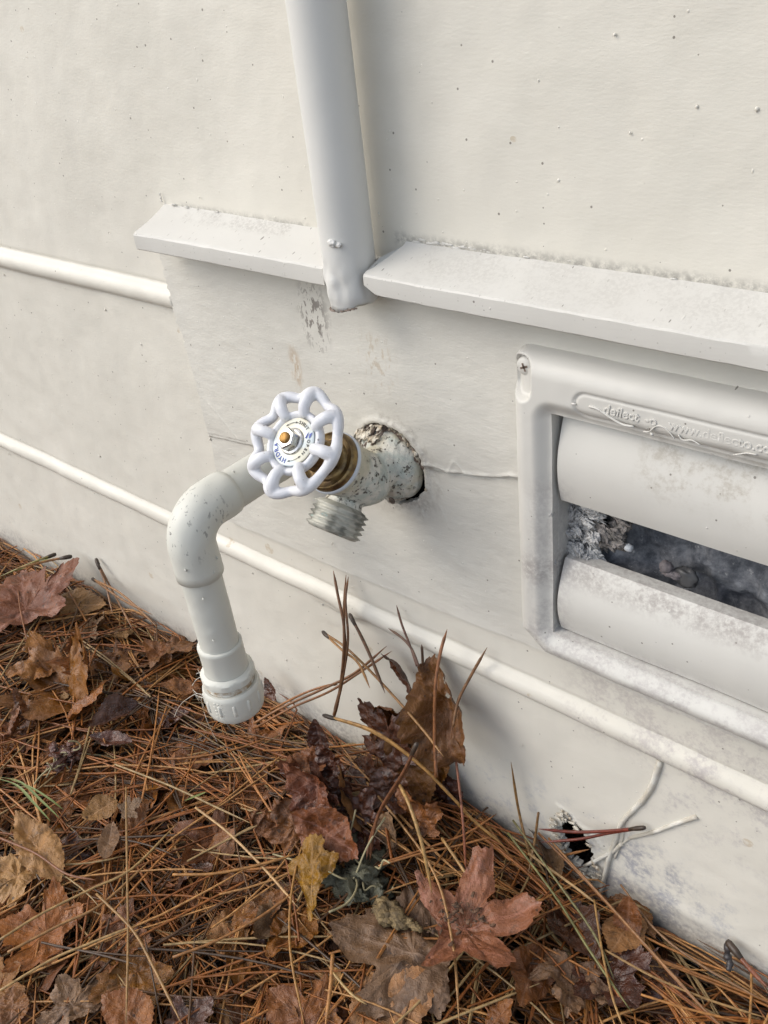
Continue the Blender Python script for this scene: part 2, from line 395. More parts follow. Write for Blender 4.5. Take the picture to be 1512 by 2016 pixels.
# ------------------------------------------------------------------ the wall
WX, WZ = -.3210, .2785                         # centre of the hole the faucet comes through
VENT_OP = (-.2035, .1835, .2135, .3455)        # vent opening x0,x1,z0,z1
wall = empty('painted_wall', (-.3, 0, 0), 'cream painted panelled wall with horizontal battens rising out of the leaf litter', 'wall')
def rib(z, zc, w, h):
    t = (z-zc)/w; b = np.sqrt(np.clip(1-t*t, 0, 1))**1.1; return h*b
def cells(a, b, lo, hi, fine, coarse):
    A = np.arange(lo, a, coarse); B = np.arange(a, b, fine); C2 = np.arange(b, hi+coarse, coarse); return np.concatenate([A, B, C2])
xs = cells(-1.05, .12, -4.0, 3.0, .0018, .06); zs = cells(-.02, .60, -.14, 2.6, .0016, .06)
Xg, Zg = np.meshgrid(xs, zs)
wav = .0012*fbm(Xg*6, Zg*5, 3)+.0003*fbm(Xg*45, Zg*45, 5)
r2w = .0072+.0006*vn(Xg*14, Zg*0, 8); r2h = .0052*(1+.18*vn(Xg*18, Zg*0, 9))
Yg = -rib(Zg, .148+.0007*vn(Xg*9, Zg*0, 4), r2w, r2h)+wav
Yg -= .0009*np.exp(-((Zg-.139)/.004)**2)*0
left = sstep(-.4925, -.4935, Xg)
Yg -= rib(Zg, .3505+.0006*vn(Xg*9, Zg*0, 5), .0075, .0062)*left
# crease above each batten
Yg += .0012*np.exp(-((Zg-.1565)/.0012)**2)+.0012*left*np.exp(-((Zg-.3592)/.0012)**2)
# lumps where paint has run, by the litter and along the batten
for (cx, cz, rx, rz, h) in [(-.375, .1405, .012, .004, .0025), (-.39, .139, .02, .003, .0018), (-.168, .060, .006, .012, .0012), (-.12, .02, .02, .006, .0012)]:
    Yg -= h*np.exp(-((Xg-cx)/rx)**2-((Zg-cz)/rz)**2)
Yg -= .0016*np.exp(-(segd(Xg, Zg, [(-.2095, .0535), (-.197, .0475), (-.185, .043), (-.178, .036)])/.0013)**2)*(1+.5*vn(Xg*400, Zg*400, 2))
cxm = (Xg[:-1, :-1]+Xg[1:, 1:])/2; czm = (Zg[:-1, :-1]+Zg[1:, 1:])/2
keep = np.hypot(cxm-WX, czm-WZ) > .0325
keep &= ~((cxm > VENT_OP[0]-.004) & (cxm < VENT_OP[1]+.004) & (czm > VENT_OP[2]-.004) & (czm < VENT_OP[3]+.004))
# ragged hole low on the wall
HX, HZ = -.1965, .0225
th = np.arctan2(czm-HZ, cxm-HX); u_ = (cxm-HX)*.93+(czm-HZ)*.36; w_ = -(cxm-HX)*.36+(czm-HZ)*.93
rr = np.hypot(u_/.0115, w_/.0235)+.28*vn(cxm*420, czm*420, 6)
keep &= rr > 1
mb = MB(); grid(mb, Xg, Yg, Zg, keep, (0, .004, 0)); back = mb.build('panel', M_WALL, wall)
# dark space behind the wall, seen through the holes
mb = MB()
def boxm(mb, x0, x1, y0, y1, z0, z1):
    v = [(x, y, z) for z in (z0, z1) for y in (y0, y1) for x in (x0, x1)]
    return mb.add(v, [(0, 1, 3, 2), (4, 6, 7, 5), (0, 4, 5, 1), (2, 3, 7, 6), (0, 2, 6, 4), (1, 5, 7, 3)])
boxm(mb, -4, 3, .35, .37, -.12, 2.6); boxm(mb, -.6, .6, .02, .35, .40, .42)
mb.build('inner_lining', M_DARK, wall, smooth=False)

# patch sheet in front
def edge_x(z):
    n = .0008*vn(z*330, z*0, 11)+.0006*np.sign(vn(z*600, z*0, 12)); return -.4945+.006*sstep(.36, .29, z)-.003*sstep(.26, .225, z)+n*sstep(.30, .33, z)+.0002*vn(z*200, z*0, 2)
s_ = np.concatenate([np.arange(0, .445, .0008), np.arange(.445, .80, .02)]); z_ = np.concatenate([[0], np.arange(.0012, .2175, .0008)])
Sg, Tg = np.meshgrid(s_, z_)
def low_z(x): return .1785+.0015*vn(x*14, x*0, 21)+.005*sstep(-.40, -.22, x)+.0003*vn(x*300, x*0, 3)
Zp = .402-Tg; Xp = edge_x(Zp)+Sg
zl = low_z(Xp); Zp = .402-Tg*(.402-zl)/(.402-.183)
seam = [(-.489, .2534), (-.4677, .2560), (-.4477, .2580), (-.40, .264), (-.35, .274), (-.30, .285), (-.2916, .2868), (-.275, .2875), (-.262, .2905), (-.25, .2920), (-.233, .2975)]
sx_, sz_ = zip(*seam); below = sstep(0, .0012, np.interp(Xp, sx_, sz_)-Zp)
Yp = -.0056+.0016*below+.0006*fbm(Xp*9, Zp*9, 31)+.00018*fbm(Xp*70, Zp*120, 32)
vis = np.exp(-(segd(Xp, Zp, seam)/.0009)**2)*sstep(-.36, -.30, Xp); dz_ = np.interp(Xp, sx_, sz_)+.0006*vn(Xp*120, Xp*0, 3)-Zp; fl_ = sstep(-.36, -.30, Xp)
Yp += fl_*.0022*np.exp(-(dz_/.0005)**2); Yp -= fl_*.0006*np.exp(-((dz_+.0013)/.0012)**2)*(1+.7*vn(Xp*180, Zp*0, 7))
Yp -= .0007*np.exp(-(segd(Xp, Zp, [(-.489, .2545), (-.4477, .259)])/.0009)**2)*(1+.8*vn(Xp*300, Zp*300, 4))*-1
for ln in ([(-.4785, .281), (-.4545, .2595)], [(-.292, .2875), (-.2855, .279), (-.281, .272)], [(-.300, .262), (-.297, .250)], [(-.284, .262), (-.279, .249)], [(-.275, .2875), (-.27, .297), (-.262, .2905)]):
    Yp -= .0004*np.exp(-(segd(Xp, Zp, ln)/.0007)**2)
# swollen paint round the hole
hr = np.hypot(Xp-WX-.004, Zp-WZ-.002); ha = np.arctan2(Zp-WZ, Xp-WX)
Rh = .0262+.0042*np.exp(-((ha-.6)/.9)**2)+.0010*vn(ha*6, ha*0, 3)+.0005*vn(ha*17, ha*0, 4)
rc = np.hypot(Xp-WX, Zp-WZ)
Yp -= .0012*np.exp(-((rc-Rh-.0015)/.0022)**2)*sstep(-1.2, -.2, ha)*sstep(2.6, 1.6, ha)
inside = rc < Rh
inv = inside[:-1, :-1] & inside[1:, :-1] & inside[:-1, 1:] & inside[1:, 1:]
k_ = np.where(inside, Rh/np.maximum(rc, 1e-6), 1); Xp = WX+(Xp-WX)*k_; Zp = WZ+(Zp-WZ)*k_
cxm = (Xp[:-1, :-1]+Xp[1:, 1:])/2; czm = (Zp[:-1, :-1]+Zp[1:, 1:])/2
keep = ~inv & ~((cxm > VENT_OP[0]-.003) & (cxm < VENT_OP[1]+.003) & (czm > VENT_OP[2]-.003) & (czm < VENT_OP[3]+.003))
mb = MB(); grid(mb, Xp, Yp, Zp, keep, (0, .006, 0)); o = mb.build('patch_sheet', M_PATCH_SHADED, wall); o['label'] = 'thin cream sheet with a ragged left edge patched over the wall'
# serrated drips on the patch's left edge
mb = MB()
for z in np.arange(.232, .388, .0026):
    if vn(np.array(z*900), np.array(0.), 5) > -.2 and (z > .285 or rng.random() < .25):
        crumple(mb, (float(edge_x(np.array(z)))+.0002, -.0046, z), (.0005+.0004*rng.random(), .0005, .0007+.0005*rng.random()), int(z*9999), 2, .4)
mb.build('paint_drips', M_WALL, wall)
# nibs and chips of paint on the wall
mb = MB()
for (px, py, r) in [(708, 470, .0018), (660, 478, .002), (745, 420, .0012), (1100, 355, .0016), (1210, 68, .0011), (830, 128, .0010), (1372, 210, .0011), (1490, 215, .0014), (1100, 250, .0009), (1240, 262, .0009), (848, 322, .0009), (278, 678, .0014), (600, 430, .001), (405, 722, .0013), (390, 745, .001), (440, 695, .001), (700, 590, .001)]:
    if px in (708, 660): continue
    c = WY(px, py, -.0005 if py < 400 or px < 340 else -.005); crumple(mb, c, (r*.5, r*.4, r*.6), px, 2, .3)
for k in range(70):
    x, z = rng.uniform(-.95, -.1), rng.uniform(.03, .60); y = -.0052 if (x > -.48 and .19 < z < .39) else -.0008
    if -.235 < x and .19 < z < .385: continue
    if np.hypot(x-WX, z-WZ) < .04 or abs(z-.148) < .012: continue
    r = rng.uniform(.0003, .0008); crumple(mb, (x, y, z), (r, r*.5, r*rng.uniform(1, 2.2)), k, 1, .25)
mb.build('paint_nibs', M_WALL, wall)
# white chips round the low hole
mb = MB()
for k in range(60):
    a = rng.uniform(0, 6.28); rad = rng.uniform(1.02, 1.4)
    u = .0115*rad*math.cos(a); w = .0235*rad*math.sin(a)*.95
    c = (HX+u*.93-w*.36, -.0012, HZ+u*.36+w*.93+.001)
    crumple(mb, c, (rng.uniform(.0006, .0024), .0005, rng.uniform(.0005, .0016)), k+3, 3, .8, 3)
mb.build('paint_chips', M_FLAKE, wall)

# drip ledges
def ledge(name, x0, x1, d, zf, cut):
    """folded drip strip: back edge on the wall, sloping top, rounded nose, front lip"""
    prof = [(.0006, .4128), (-.0015, .4118), (-.004, .4105), (-d*.5, (.4117+zf)/2-.0003), (-d+.0022, zf+.0009), (-d+.0006, zf+.0001), (-d, zf-.0008), (-d-.0002, zf-.005), (-d, zf-.0090), (-d+.0010, zf-.0098), (-d+.003, zf-.0092), (-d+.004, zf-.004), (-.003, .4035), (.0006, .4035)]
    n = int((x1-x0)/.003); X = np.linspace(0, 1, n+1); P = np.array(prof); vs = []; fs = []
    for i, t in enumerate(X):
        for j, (y, z) in enumerate(P):
            s0 = cut(y, z)*(1-min(1, t*n/6)) if cut else 0
            x = x0+(x1-x0)*t
            yy = y+.0003*float(vn(np.array(x*30), np.array(j*.3), 3))*(j > 2); zz = z+.0004*float(vn(np.array(x*12), np.array(0.), 6))+.0002*float(vn(np.array(x*160), np.array(j*.7), 7))
            vs.append((x+s0, yy, zz))
    m = len(P)
    for i in range(n):
        for j in range(m-1): a = i*m+j; fs.append((a, a+m, a+m+1, a+1))
    fs.append(tuple(range(m))); fs.append(tuple(n*m+j for j in range(m))[::-1])
    mb = MB(); mb.add(vs, fs); o = mb.build(name, M_LEDGE, wall)
    md = o.modifiers.new('e', 'EDGE_SPLIT'); md.split_angle = math.radians(26)
    return o
L1 = ledge('drip_ledge', -.4855, -.3275, .0268, .4022, None); L1['label'] = 'short sloping ledge ending against the conduit'
L2 = ledge('drip_ledge', -.3005, .45, .0262, .4022, lambda y, z: (.0065 if z < .3955 else 0)+(.0075 if y > -.012 else 0))
L2['label'] = 'long sloping ledge running right from the conduit'
# crumbs of paint along the back of the ledges
mb = MB()
for k in range(46):
    x = rng.choice([rng.uniform(-.487, -.33), rng.uniform(-.295, -.24), rng.uniform(-.295, .05)]); big = (x > -.32 and x < -.25) or x < -.475
    r = rng.uniform(.0003, .0007)*(1.6 if big else 1); crumple(mb, (x, -.0008, .4126+rng.uniform(-.0008, .0012)), (r*3, r*.6, r*.8), k, 2, .7, 3)
for z in (.4165, .4185, .4145): crumple(mb, (-.4865+.0004*rng.standard_normal(), -.0006, z), (.0005, .0005, .0011), int(z*9999), 1, .4)
mb.build('paint_crumbs', M_LEDGE, wall)

# ------------------------------------------------------------------ conduit
CX, CY, CR = -.3152, -.0195, .0131
cond = empty('conduit_pipe', (CX, CY, .385), 'thick white painted conduit pipe coming down the wall between the two ledges', 'pipe')
mb = MB(); prof = []
zz = np.concatenate([np.arange(.3840, .45, .0016), np.arange(.45, 2.5, .03)])
n = 72; vs = []; fs = []
for z in zz:
    for k in range(n):
        a = 2*math.pi*k/n; r = CR*(1+.006*float(vn(np.array(z*60), np.array(a*2), 4)))
        e = sstep(.392, .384, z); r -= .0010*e**2
        if z < .415: r += .0007*float(fbm(np.array(a*3), np.array(z*130+.8*math.cos(a*2)), 8, 2))*(1-e*.6)*sstep(.416, .398, z)*(math.sin(a) < .2)
        zz2 = z+(.0022*math.cos(a-.4)+.0012*float(vn(np.array(a*5), np.array(0.), 3)) if z < .385 else 0)
        vs.append((CX+r*math.cos(a)+.0, CY+r*math.sin(a), zz2))
for i in range(len(zz)-1):
    for k in range(n): fs.append((i*n+k, i*n+(k+1) % n, (i+1)*n+(k+1) % n, (i+1)*n+k))
c0 = len(vs); vs.append((CX, CY, .387))
for k in range(n): fs.append((k, c0, (k+1) % n))
mb.add(vs, fs); mb.build('pipe_wall', M_COND, cond)
for (px, py, r, st) in [(655, 478, .0018, 1.4), (664, 483, .0014, 1.6)]:
    mb = MB(); c = WY(px, py, CY-CR+.0008); dx = c[0]-CX; c[1] = CY-math.sqrt(max(CR**2-dx*dx, 0))-.0002; crumple(mb, c, (r*st, r*.7, r), px, 3, .45, 3); mb.build('paint_blob', M_COND, cond)
mb = MB()
for k in range(16):
    a = rng.uniform(3.5, 6.0); crumple(mb, (CX+CR*.93*math.cos(a), CY+CR*.93*math.sin(a), .3840+.0022*math.cos(a-.4)), (.0012, .0006, .0004), k, 2, .6)
mb.build('broken_rim', M_CAULK, cond)

# ------------------------------------------------------------------ foundation vent
vent = empty('foundation_vent', (-.02, 0, .195), 'large white painted louvred vent with a rounded frame let into the wall', 'vent')
VX0, VX1, VZ0, VZ1 = -.2262, .2062, .1945, .3745
ox0, ox1, oz0, oz1 = VENT_OP
def sdbox(x, z, x0, x1, z0, z1, r):
    cx, cz = (x0+x1)/2, (z0+z1)/2; qx = np.abs(x-cx)-(x1-x0)/2+r; qz = np.abs(z-cz)-(z1-z0)/2+r
    return np.minimum(np.maximum(qx, qz), 0)+np.hypot(np.maximum(qx, 0), np.maximum(qz, 0))-r
xa = np.concatenate([np.arange(VX0, -.03, .0008), np.arange(-.03, VX1+.003, .003)]); za = np.arange(VZ0, VZ1+.0004, .0008)
Xv, Zv = np.meshgrid(xa, za)
dO = -sdbox(Xv, Zv, VX0, VX1, VZ0, VZ1, .008)
ch = ((Xv-VX0)*.62+(Zv-VZ0)*.78)-.0105; dO = np.minimum(dO, ch)       # chamfered lower left corner
dI = sdbox(Xv, Zv, ox0, ox1, oz0, oz1, .003)
h = .0135*np.sqrt(np.clip(1-(1-np.clip(dO/.0105, 0, 1))**2, 0, 1))
h -= .0045*sstep(.009, 0, dI)*(1-0*h)
h -= .0022*sstep(.357, .3615, Zv)*0
# raised/recessed oval for the maker's name
st = sdbox(Xv, Zv, -.1895, .1700, .3500, .3618, .0058)
h -= .0010*np.exp(-(st/.0006)**2); h -= .0004*sstep(.0004, -.0006, st)
# screw pocket
dsx = sdbox(Xv, Zv, -.2252, -.2128, .3508, .3712, .0058); h -= .0055*sstep(.0008, -.0012, dsx)
h = np.maximum(h, 0)+.00025*fbm(Xv*60, Zv*60, 14)
Yv = -.0045-h
cxm = (Xv[:-1, :-1]+Xv[1:, 1:])/2; czm = (Zv[:-1, :-1]+Zv[1:, 1:])/2
co = -sdbox(cxm, czm, VX0, VX1, VZ0, VZ1, .008); cc = ((cxm-VX0)*.62+(czm-VZ0)*.78)-.0105
keep = (np.minimum(co, cc) > .0003) & ~((cxm > ox0) & (cxm < ox1) & (czm > oz0) & (czm < oz1))
mb = MB(); grid(mb, Xv, Yv, Zv, keep, (0, .016, 0))
fr = mb.build('frame', M_VENT, vent)
# inner jambs
mb = MB(); t = .0012
for (x0, x1, z0, z1) in [(ox0-.002, ox0-.0002, oz0-.001, oz1+.001), (ox1+.0002, ox1+.002, oz0-.001, oz1+.001), (ox0-.0018, ox1+.0018, oz1+.0002, oz1+.002), (ox0-.0018, ox1+.0018, oz0-.002, oz0-.0002)]:
    boxm(mb, x0, x1, -.0080, .035, z0, z1)
mb.build('jamb', M_VENT, vent, smooth=False)
# embossed lettering
mb = MB(); ypl = -.0176
put_text(mb, 'deflect', .0062, .00015, V(-.1668, ypl, .3567), (1, 0, 0), (0, 0, 1), .00015, .15)
put_text(mb, '-o', .0062, .00015, V(-.1530, ypl, .3567), (1, 0, 0), (0, 0, 1), .00015)
put_text(mb, 'www.deflecto.com', .0062, .00015, V(-.1215, ypl, .3567), (1, 0, 0), (0, 0, 1), .00015)
tube(mb, spline([(-.1822, ypl-.0002, .3565), (-.178, ypl-.0002, .3562), (-.172, ypl-.0002, .3538), (-.166, ypl-.0002, .3518), (-.1605, ypl-.0002, .3520)], 6), [.0004]+[.0006]*23+[.0003], 6)
mb.build('embossed_lettering', M_VENT, vent)
mb = MB()      # runs of paint over the nameplate
for ln in ([(-.156, .3508), (-.1535, .3515), (-.1505, .3548), (-.1475, .3552), (-.1445, .3535), (-.142, .351)], [(-.1405, .3535), (-.1385, .3515), (-.1345, .3525), (-.131, .3512)], [(-.117, .3505), (-.112, .3528), (-.108, .3532)]):
    mb = MB(); tube(mb, spline([(x, -.0177, z) for x, z in ln], 5), .00034, 6); mb.build('paint_run', M_VENT, vent)
mb = MB(); crumple(mb, (-.1895, -.0181, .3560), (.0014, .0005, .0005), 3, 2, .3); mb.build('paint_run', M_VENT, vent)
mb = MB(); crumple(mb, (-.152, -.0181, .3508), (.0008, .0006, .0008), 5, 2, .3); mb.build('paint_run', M_VENT, vent)
# screw
mb = MB(); sc = V(-.2190, -.0112, .3652)
lathe(mb, [(.0001, -.003), (.0046, -.003), (.0046, .0002), (.0038, .0012), (.0001, .0015)], sc, (0, -1, 0), 28)
scr = mb.build('screw', M_VENT, vent)
mb = MB()
for a in (.4, .4+math.pi/2):
    d = V(math.cos(a), 0, math.sin(a))*.0021; n_ = V(-math.sin(a), 0, math.cos(a))*.0005
    q = sc+V(0, -.00155, 0); mb.add([q-d-n_, q+d-n_, q+d+n_, q-d+n_], [(0, 1, 2, 3)])
mb.build('screw_slot', M_CAULK, scr, smooth=False)
# louvres
def louvre(zt, zb, name_label):
    prof = []
    K = 22
    for i in range(K+1):
        t = i/K; z = zt+(zb-zt)*t; y = -.0035-.0075*math.sin(math.pi*(.10+.80*t))-.003*t
        prof.append((y, z))
    back = [(y+.0028, z) for y, z in prof][::-1]
    top = [(prof[0][0]+.0005, zt+.0011), (prof[0][0]+.0022, zt+.0012)] 
    P = np.array(prof+back); m = len(P)
    P = np.vstack([P, [[back[-1][0]+.0062, zt-.0004], [back[-1][0]+.0062, zt+.0012], [prof[0][0]+.0012, zt+.0016]]]); m = len(P)
    X = np.linspace(-.2016, ox1-.0015, 80); vs = []; fs = []
    for i, x in enumerate(X):
        for j, (y, z) in enumerate(P): vs.append((x, y+.0004*float(vn(np.array(x*25), np.array(z*60), 5)), z))
    for i in range(len(X)-1):
        for j in range(m): a = i*m+j; b = i*m+(j+1) % m; fs.append((a, b, b+m, a+m))
    fs.append(tuple(range(m))[::-1]); fs.append(tuple((len(X)-1)*m+j for j in range(m)))
    mb = MB(); mb.add(vs, fs); o = mb.build('louvre', M_VENT, vent)
    md = o.modifiers.new('e', 'EDGE_SPLIT'); md.split_angle = math.radians(50); o['label'] = name_label
louvre(.3440, .2965, 'upper curved blade, clean cream'); louvre(.2575, .2150, 'lower curved blade with mildew along its top edge')

# insulation in the crawl space and dust stuck in the corner
xi, zi = np.meshgrid(np.linspace(-.2065, .1865, 220), np.linspace(.2085, .3515, 110))
yi = .020+.010*fbm(xi*26, zi*26, 4, 4)+.003*np.abs(fbm(xi*80, zi*80, 7, 2))-(.012*sstep(.30, .22, zi))
yi = np.maximum(yi, .007)
mb = MB(); grid(mb, xi, yi, zi); ins = mb.build('insulation', M_INS, None); tag(ins, 'dark dusty fluffy insulation lying behind the vent opening', 'insulation')
def crumb(px, py, y, r, seed, mat, lab, cat, nm, sub=3, amp=.6):
    c = WY(px, py, y); mb = MB(); crumple(mb, (0, 0, 0), r, seed, sub, amp, 3); o = mb.build(nm, mat); o.location = Vector(c); tag(o, lab, cat); return o
M_PINK = plain('pinkish_debris', (.13, .115, .12), .8, 0, (400, .001)); M_PALE = plain('pale_debris', (.42, .44, .46), .7)
crumb(1137, 1092, .002, (.0016, .0016, .0045), 3, M_PALE, 'small white paint drop hanging at the left end of the lower louvre', 'paint drop', 'paint_drop', 2, .2)
crumb(1238, 1078, .004, (.0026, .002, .0022), 5, M_PALE, 'pale bluish crumb lying on dark insulation left of the pink pebble', 'debris', 'debris_crumb', 2, .4)
crumb(1312, 1116, .004, (.0034, .0025, .0032), 6, M_PINK, 'round pinkish pebble resting on the insulation inside the vent', 'pebble', 'pebble', 3, .25)
crumb(1324, 1131, .004, (.005, .002, .002), 8, M_PINK, 'flat pinkish chip just below the round pebble inside the vent', 'debris', 'debris_chip', 3, .5)
crumb(1350, 1136, .006, (.006, .003, .0055), 9, plain('dark_lump', (.06, .06, .062), .45), 'dark shiny lump beside the pebble inside the vent', 'debris', 'debris_lump', 3, .4)
def rag(name, boxp, n, seed, mat, label, cat, yb, sc_=1.0):
    """torn fibrous wad: many crumpled thin flakes"""
    (x0, y0, x1, y1) = boxp; r2 = np.random.default_rng(seed); mb = MB()
    for k in range(n):
        px, py = r2.uniform(x0, x1), r2.uniform(y0, y1); c = WY(px, py, yb+r2.uniform(-.003, .006))
        R = np.array(Matrix.Rotation(r2.uniform(0, 3), 3, 'Y') @ Matrix.Rotation(r2.uniform(-.7, .7), 3, 'X'))
        crumple(mb, c, V(r2.uniform(.0025, .006), r2.uniform(.0010, .0022), r2.uniform(.0016, .0034))*sc_, seed*100+k, 4, .8, 2.6, R)
    c0 = WY((x0+x1)/2, (y0+y1)/2, yb); o = mb.build(name, mat, None, origin=c0); return tag(o, label, cat)
rag('dust_clump', (1090, 1000, 1185, 1110), 80, 5, M_DUST, 'grey wad of dust and cobweb stuck at the left end of the opening', 'dust', .0015)
rag('torn_insulation', (1178, 1015, 1235, 1078), 20, 9, plain('torn_fluff', (.30, .27, .25), .95, 0, (300, .002), (.14, .13, .12), 200), 'torn brownish scrap hanging under the upper louvre', 'insulation scrap', .004)
rag('dust_streak', (1074, 985, 1090, 1120), 26, 11, M_DUST, 'thin grey dust smeared on the inner edge of the vent frame', 'dust', -.0105, .55)

# ------------------------------------------------------------------ faucet
A = norm((0, -1, 1)); B = norm((0, -.70, -.714)); JB = V(-.3235, -.0290, .2826); NW = V(0, -1, 0)
FW = V(-.3191, 0, .2812); J = V(-.3191, -.0272, .2824)
fau = empty('garden_faucet', FW, 'old outdoor faucet with white handwheel and corroded threaded spout', 'faucet')
fn = lambda s, a: (lambda co: a*fbm(co[:, 0]*s+co[:, 1]*s*.7, co[:, 2]*s-co[:, 1]*s*.6, 5, 3))
mb = MB()
lathe(mb, [(.0150, -.02), (.0150, .004), (.0138, .012), (.0128, .03)], FW, NW, 40)
lathe(mb, [(.0225, -.001), (.0232, .001), (.0228, .0045), (.0200, .0085), (.0150, .0125), (.01, .016)], FW+V(-.0012, 0, -.0026), NW, 56)
lathe(mb, [(.006, -.0155), (.0120, -.013), (.0150, -.006), (.0155, .004), (.0152, .014), (.0160, .020), (.0168, .024), (.0168, .0275)], J, A, 48)
lathe(mb, [(.012, -.004), (.0112, .006), (.0100, .012), (.0110, .017), (.0140, .0190)], JB, B, 40)
mb.build('valve_body', M_CHIP, fau, remesh=.0006, disp=fn(260, .00022))
mb = MB(); pr = [(.0100, .0165), (.0140, .0180)]
t = .0185
for k in range(5):
    pr += [(.0142, t), (.0163, t+.0009), (.0164, t+.0014), (.0144, t+.0024)]; t += .0031
pr += [(.0140, t), (.0118, t+.0003), (.0115, t-.006), (.002, t-.007)]
lathe(mb, pr, JB, B, 72, wob=lambda a, t: 1+.006*float(vn(np.array(a*3), np.array(t*300), 4))); mb.build('threaded_spout', M_THREAD, fau)
mb = MB(); lathe(mb, [(.010, .0268), (.0169, .0268), (.0175, .0276), (.0175, .0290), (.0169, .0298), (.010, .0298)], J, A, 64); mb.build('washer', M_WASH, fau)
mb = MB(); lathe(mb, [(.008, .0290), (.0166, .0290), (.0168, .0300), (.0166, .0322), (.0158, .0336), (.0152, .0338), (.0146, .0330), (.0118, .0326), (.0112, .0334), (.0104, .0340), (.004, .0341)], J, A, 72)
bon = mb.build('bonnet', M_BRASS, fau); md = bon.modifiers.new('e', 'EDGE_SPLIT'); md.split_angle = math.radians(60)
mb = MB(); hexp(mb, .0100, .0338, .0500, J, A, .10, .3); lathe(mb, [(.0072, .0498), (.0072, .0535), (.0062, .055), (.001, .055)], J, A, 32)
o = mb.build('packing_nut', M_BRASS, fau, smooth=False, bevel=.0004)
mb = MB(); lathe(mb, [(.0038, .05), (.0038, .064)], J, A, 24); mb.build('stem', M_BRASS, fau)
# handwheel
WC = J+A*.0640; U = V(1, 0, 0); Vv = norm((0, 1, 1))
def wp(r, deg, w): a = math.radians(deg); return WC+U*r*math.cos(a)+Vv*r*math.sin(a)+A*w
mb = MB(); NL = 8; ph = 0.0
loop = []
for k in range(NL):
    a = ph+45*k; j = [3, 4, 1, 0, -2, 0, 0, 0][k] if False else 0
    loop += [wp(.0274, a, -.0008), wp(.0267, a+10, -.0018), wp(.0250, a+22.5, -.0034), wp(.0267, a+35, -.0018)]
loop = np.array(loop+[loop[0], loop[1]])
sp = spline(loop, 5)
rad = []
for i in range(len(sp)): ph_ = (i/5.0) % 4; rad.append(.0034-.0007*math.sin(math.pi*ph_/4)**2)
tube(mb, sp, rad, 12)
for k in range(NL):
    a = ph+45*k
    pts = spline([wp(.0150, a, .0002), wp(.0168, a, .0016), wp(.0195, a, .0028), wp(.0235, a, .0024), wp(.0266, a, .0000)], 4)
    tube(mb, pts, np.linspace(.0028, .0036, len(pts)), 12)
    mb2 = MB(); bm = bmesh.new(); bmesh.ops.create_icosphere(bm, subdivisions=2, radius=.0036)
    vv = np.array([x.co[:] for x in bm.verts]); ff = [[q.index for q in p.verts] for p in bm.faces]; bm.free()
    mb.add(vv+wp(.0268, a, -.0004), ff); mb.add(vv*.72+wp(.0154, a, .0004), ff)
lathe(mb, [(.003, -.0075), (.0125, -.0070), (.0155, -.0060), (.0172, -.0035), (.0174, -.0012), (.0166, .0006), (.0152, .0010), (.0138, -.0002), (.0130, -.0016), (.003, -.0018)], WC, A, 64)
hw = mb.build('handwheel', M_WHEEL, fau, remesh=.00045)
hw['label'] = 'white eight-lobed handwheel'
mb = MB(); lathe(mb, [(.002, -.0012), (.0128, -.0010), (.0130, -.0002), (.0124, .0004), (.002, .0006)], WC, A, 64, caps=True); mb.build('label_plate', M_PLATE, hw)
# lettering on the plate, clockwise with the tops outward
def glyphs(s, a0, step, r, size, mat, nm):
    mb = MB()
    for i, c_ in enumerate(s):
        a = math.radians(a0-step*i); rd = U*math.cos(a)+Vv*math.sin(a); tn = U*math.sin(a)-Vv*math.cos(a)
        put_text(mb, c_, size, .00006, WC+rd*r+A*.00062, tn, rd, .00004)
    mb.build(nm, mat, hw, smooth=False)
def pang(cx, cy):       # plate angle of a point in the enlarged photograph
    px, py = 480+cx/6.3, 740+cy/6.3; r = ray(px, py); C0 = WC+A*.0006; k = ((C0-CAM_O)@A)/(r@A); q = CAM_O+k*r-C0; return math.degrees(math.atan2(q@Vv, q@U)), np.linalg.norm(q)
aH = pang(495, 1050)[0]; aA = pang(372, 860)[0] % 360-360
glyphs('HYDRA', aH if aH < 0 else aH-360, abs((aH if aH < 0 else aH-360)-aA)/4, .0103, .0036, M_BLUE, 'blue_lettering')
glyphs('SHUT', pang(700, 575)[0], 11.5, .0104, .0026, M_BLACK, 'shut_lettering')
glyphs('OPEN', pang(745, 900)[0]+24, 12.0, .0104, .0024, M_BLACK, 'open_lettering')
mb = MB()
def arc_arrow(a0, a1, r):
    pts = [WC+A*.00075+U*r*math.cos(math.radians(a))+Vv*r*math.sin(math.radians(a)) for a in np.linspace(a0, a1, 9)]
    tube(mb, pts, .00012, 5)
    for e, d in ((pts[-1], norm(pts[-1]-pts[-2])), (pts[0], norm(pts[0]-pts[1]))):
        n_ = np.cross(A, d); mb.add([e+d*.0014, e+n_*.0006-d*.0004, e-n_*.0006-d*.0004], [(0, 1, 2)])
arc_arrow(pang(540, 580)[0], pang(660, 555)[0], .0102); arc_arrow(pang(560, 1055)[0], pang(680, 1000)[0], .0104)
mb.build('arrows', M_BLACK, hw, smooth=False)
mb = MB(); a = math.radians(pang(800, 740)[0]); rd = U*math.cos(a)+Vv*math.sin(a); tn = U*math.sin(a)-Vv*math.cos(a); c0 = WC+rd*.0104+A*.0008
P2 = lambda x, y: c0+U*x*.0016+Vv*y*.0019
mb.add([P2(-1, -1), P2(-.35, -1), P2(-.35, .9), P2(-.8, .2), P2(.1, .3), P2(.55, -.9), P2(1, -.2), P2(.9, 1), P2(.45, .9), P2(-.15, -1), P2(.35, -1)], [(0, 1, 2, 3), (4, 5, 6, 7), ]); mb.build('logo_mark', M_BLUE, hw, smooth=False)
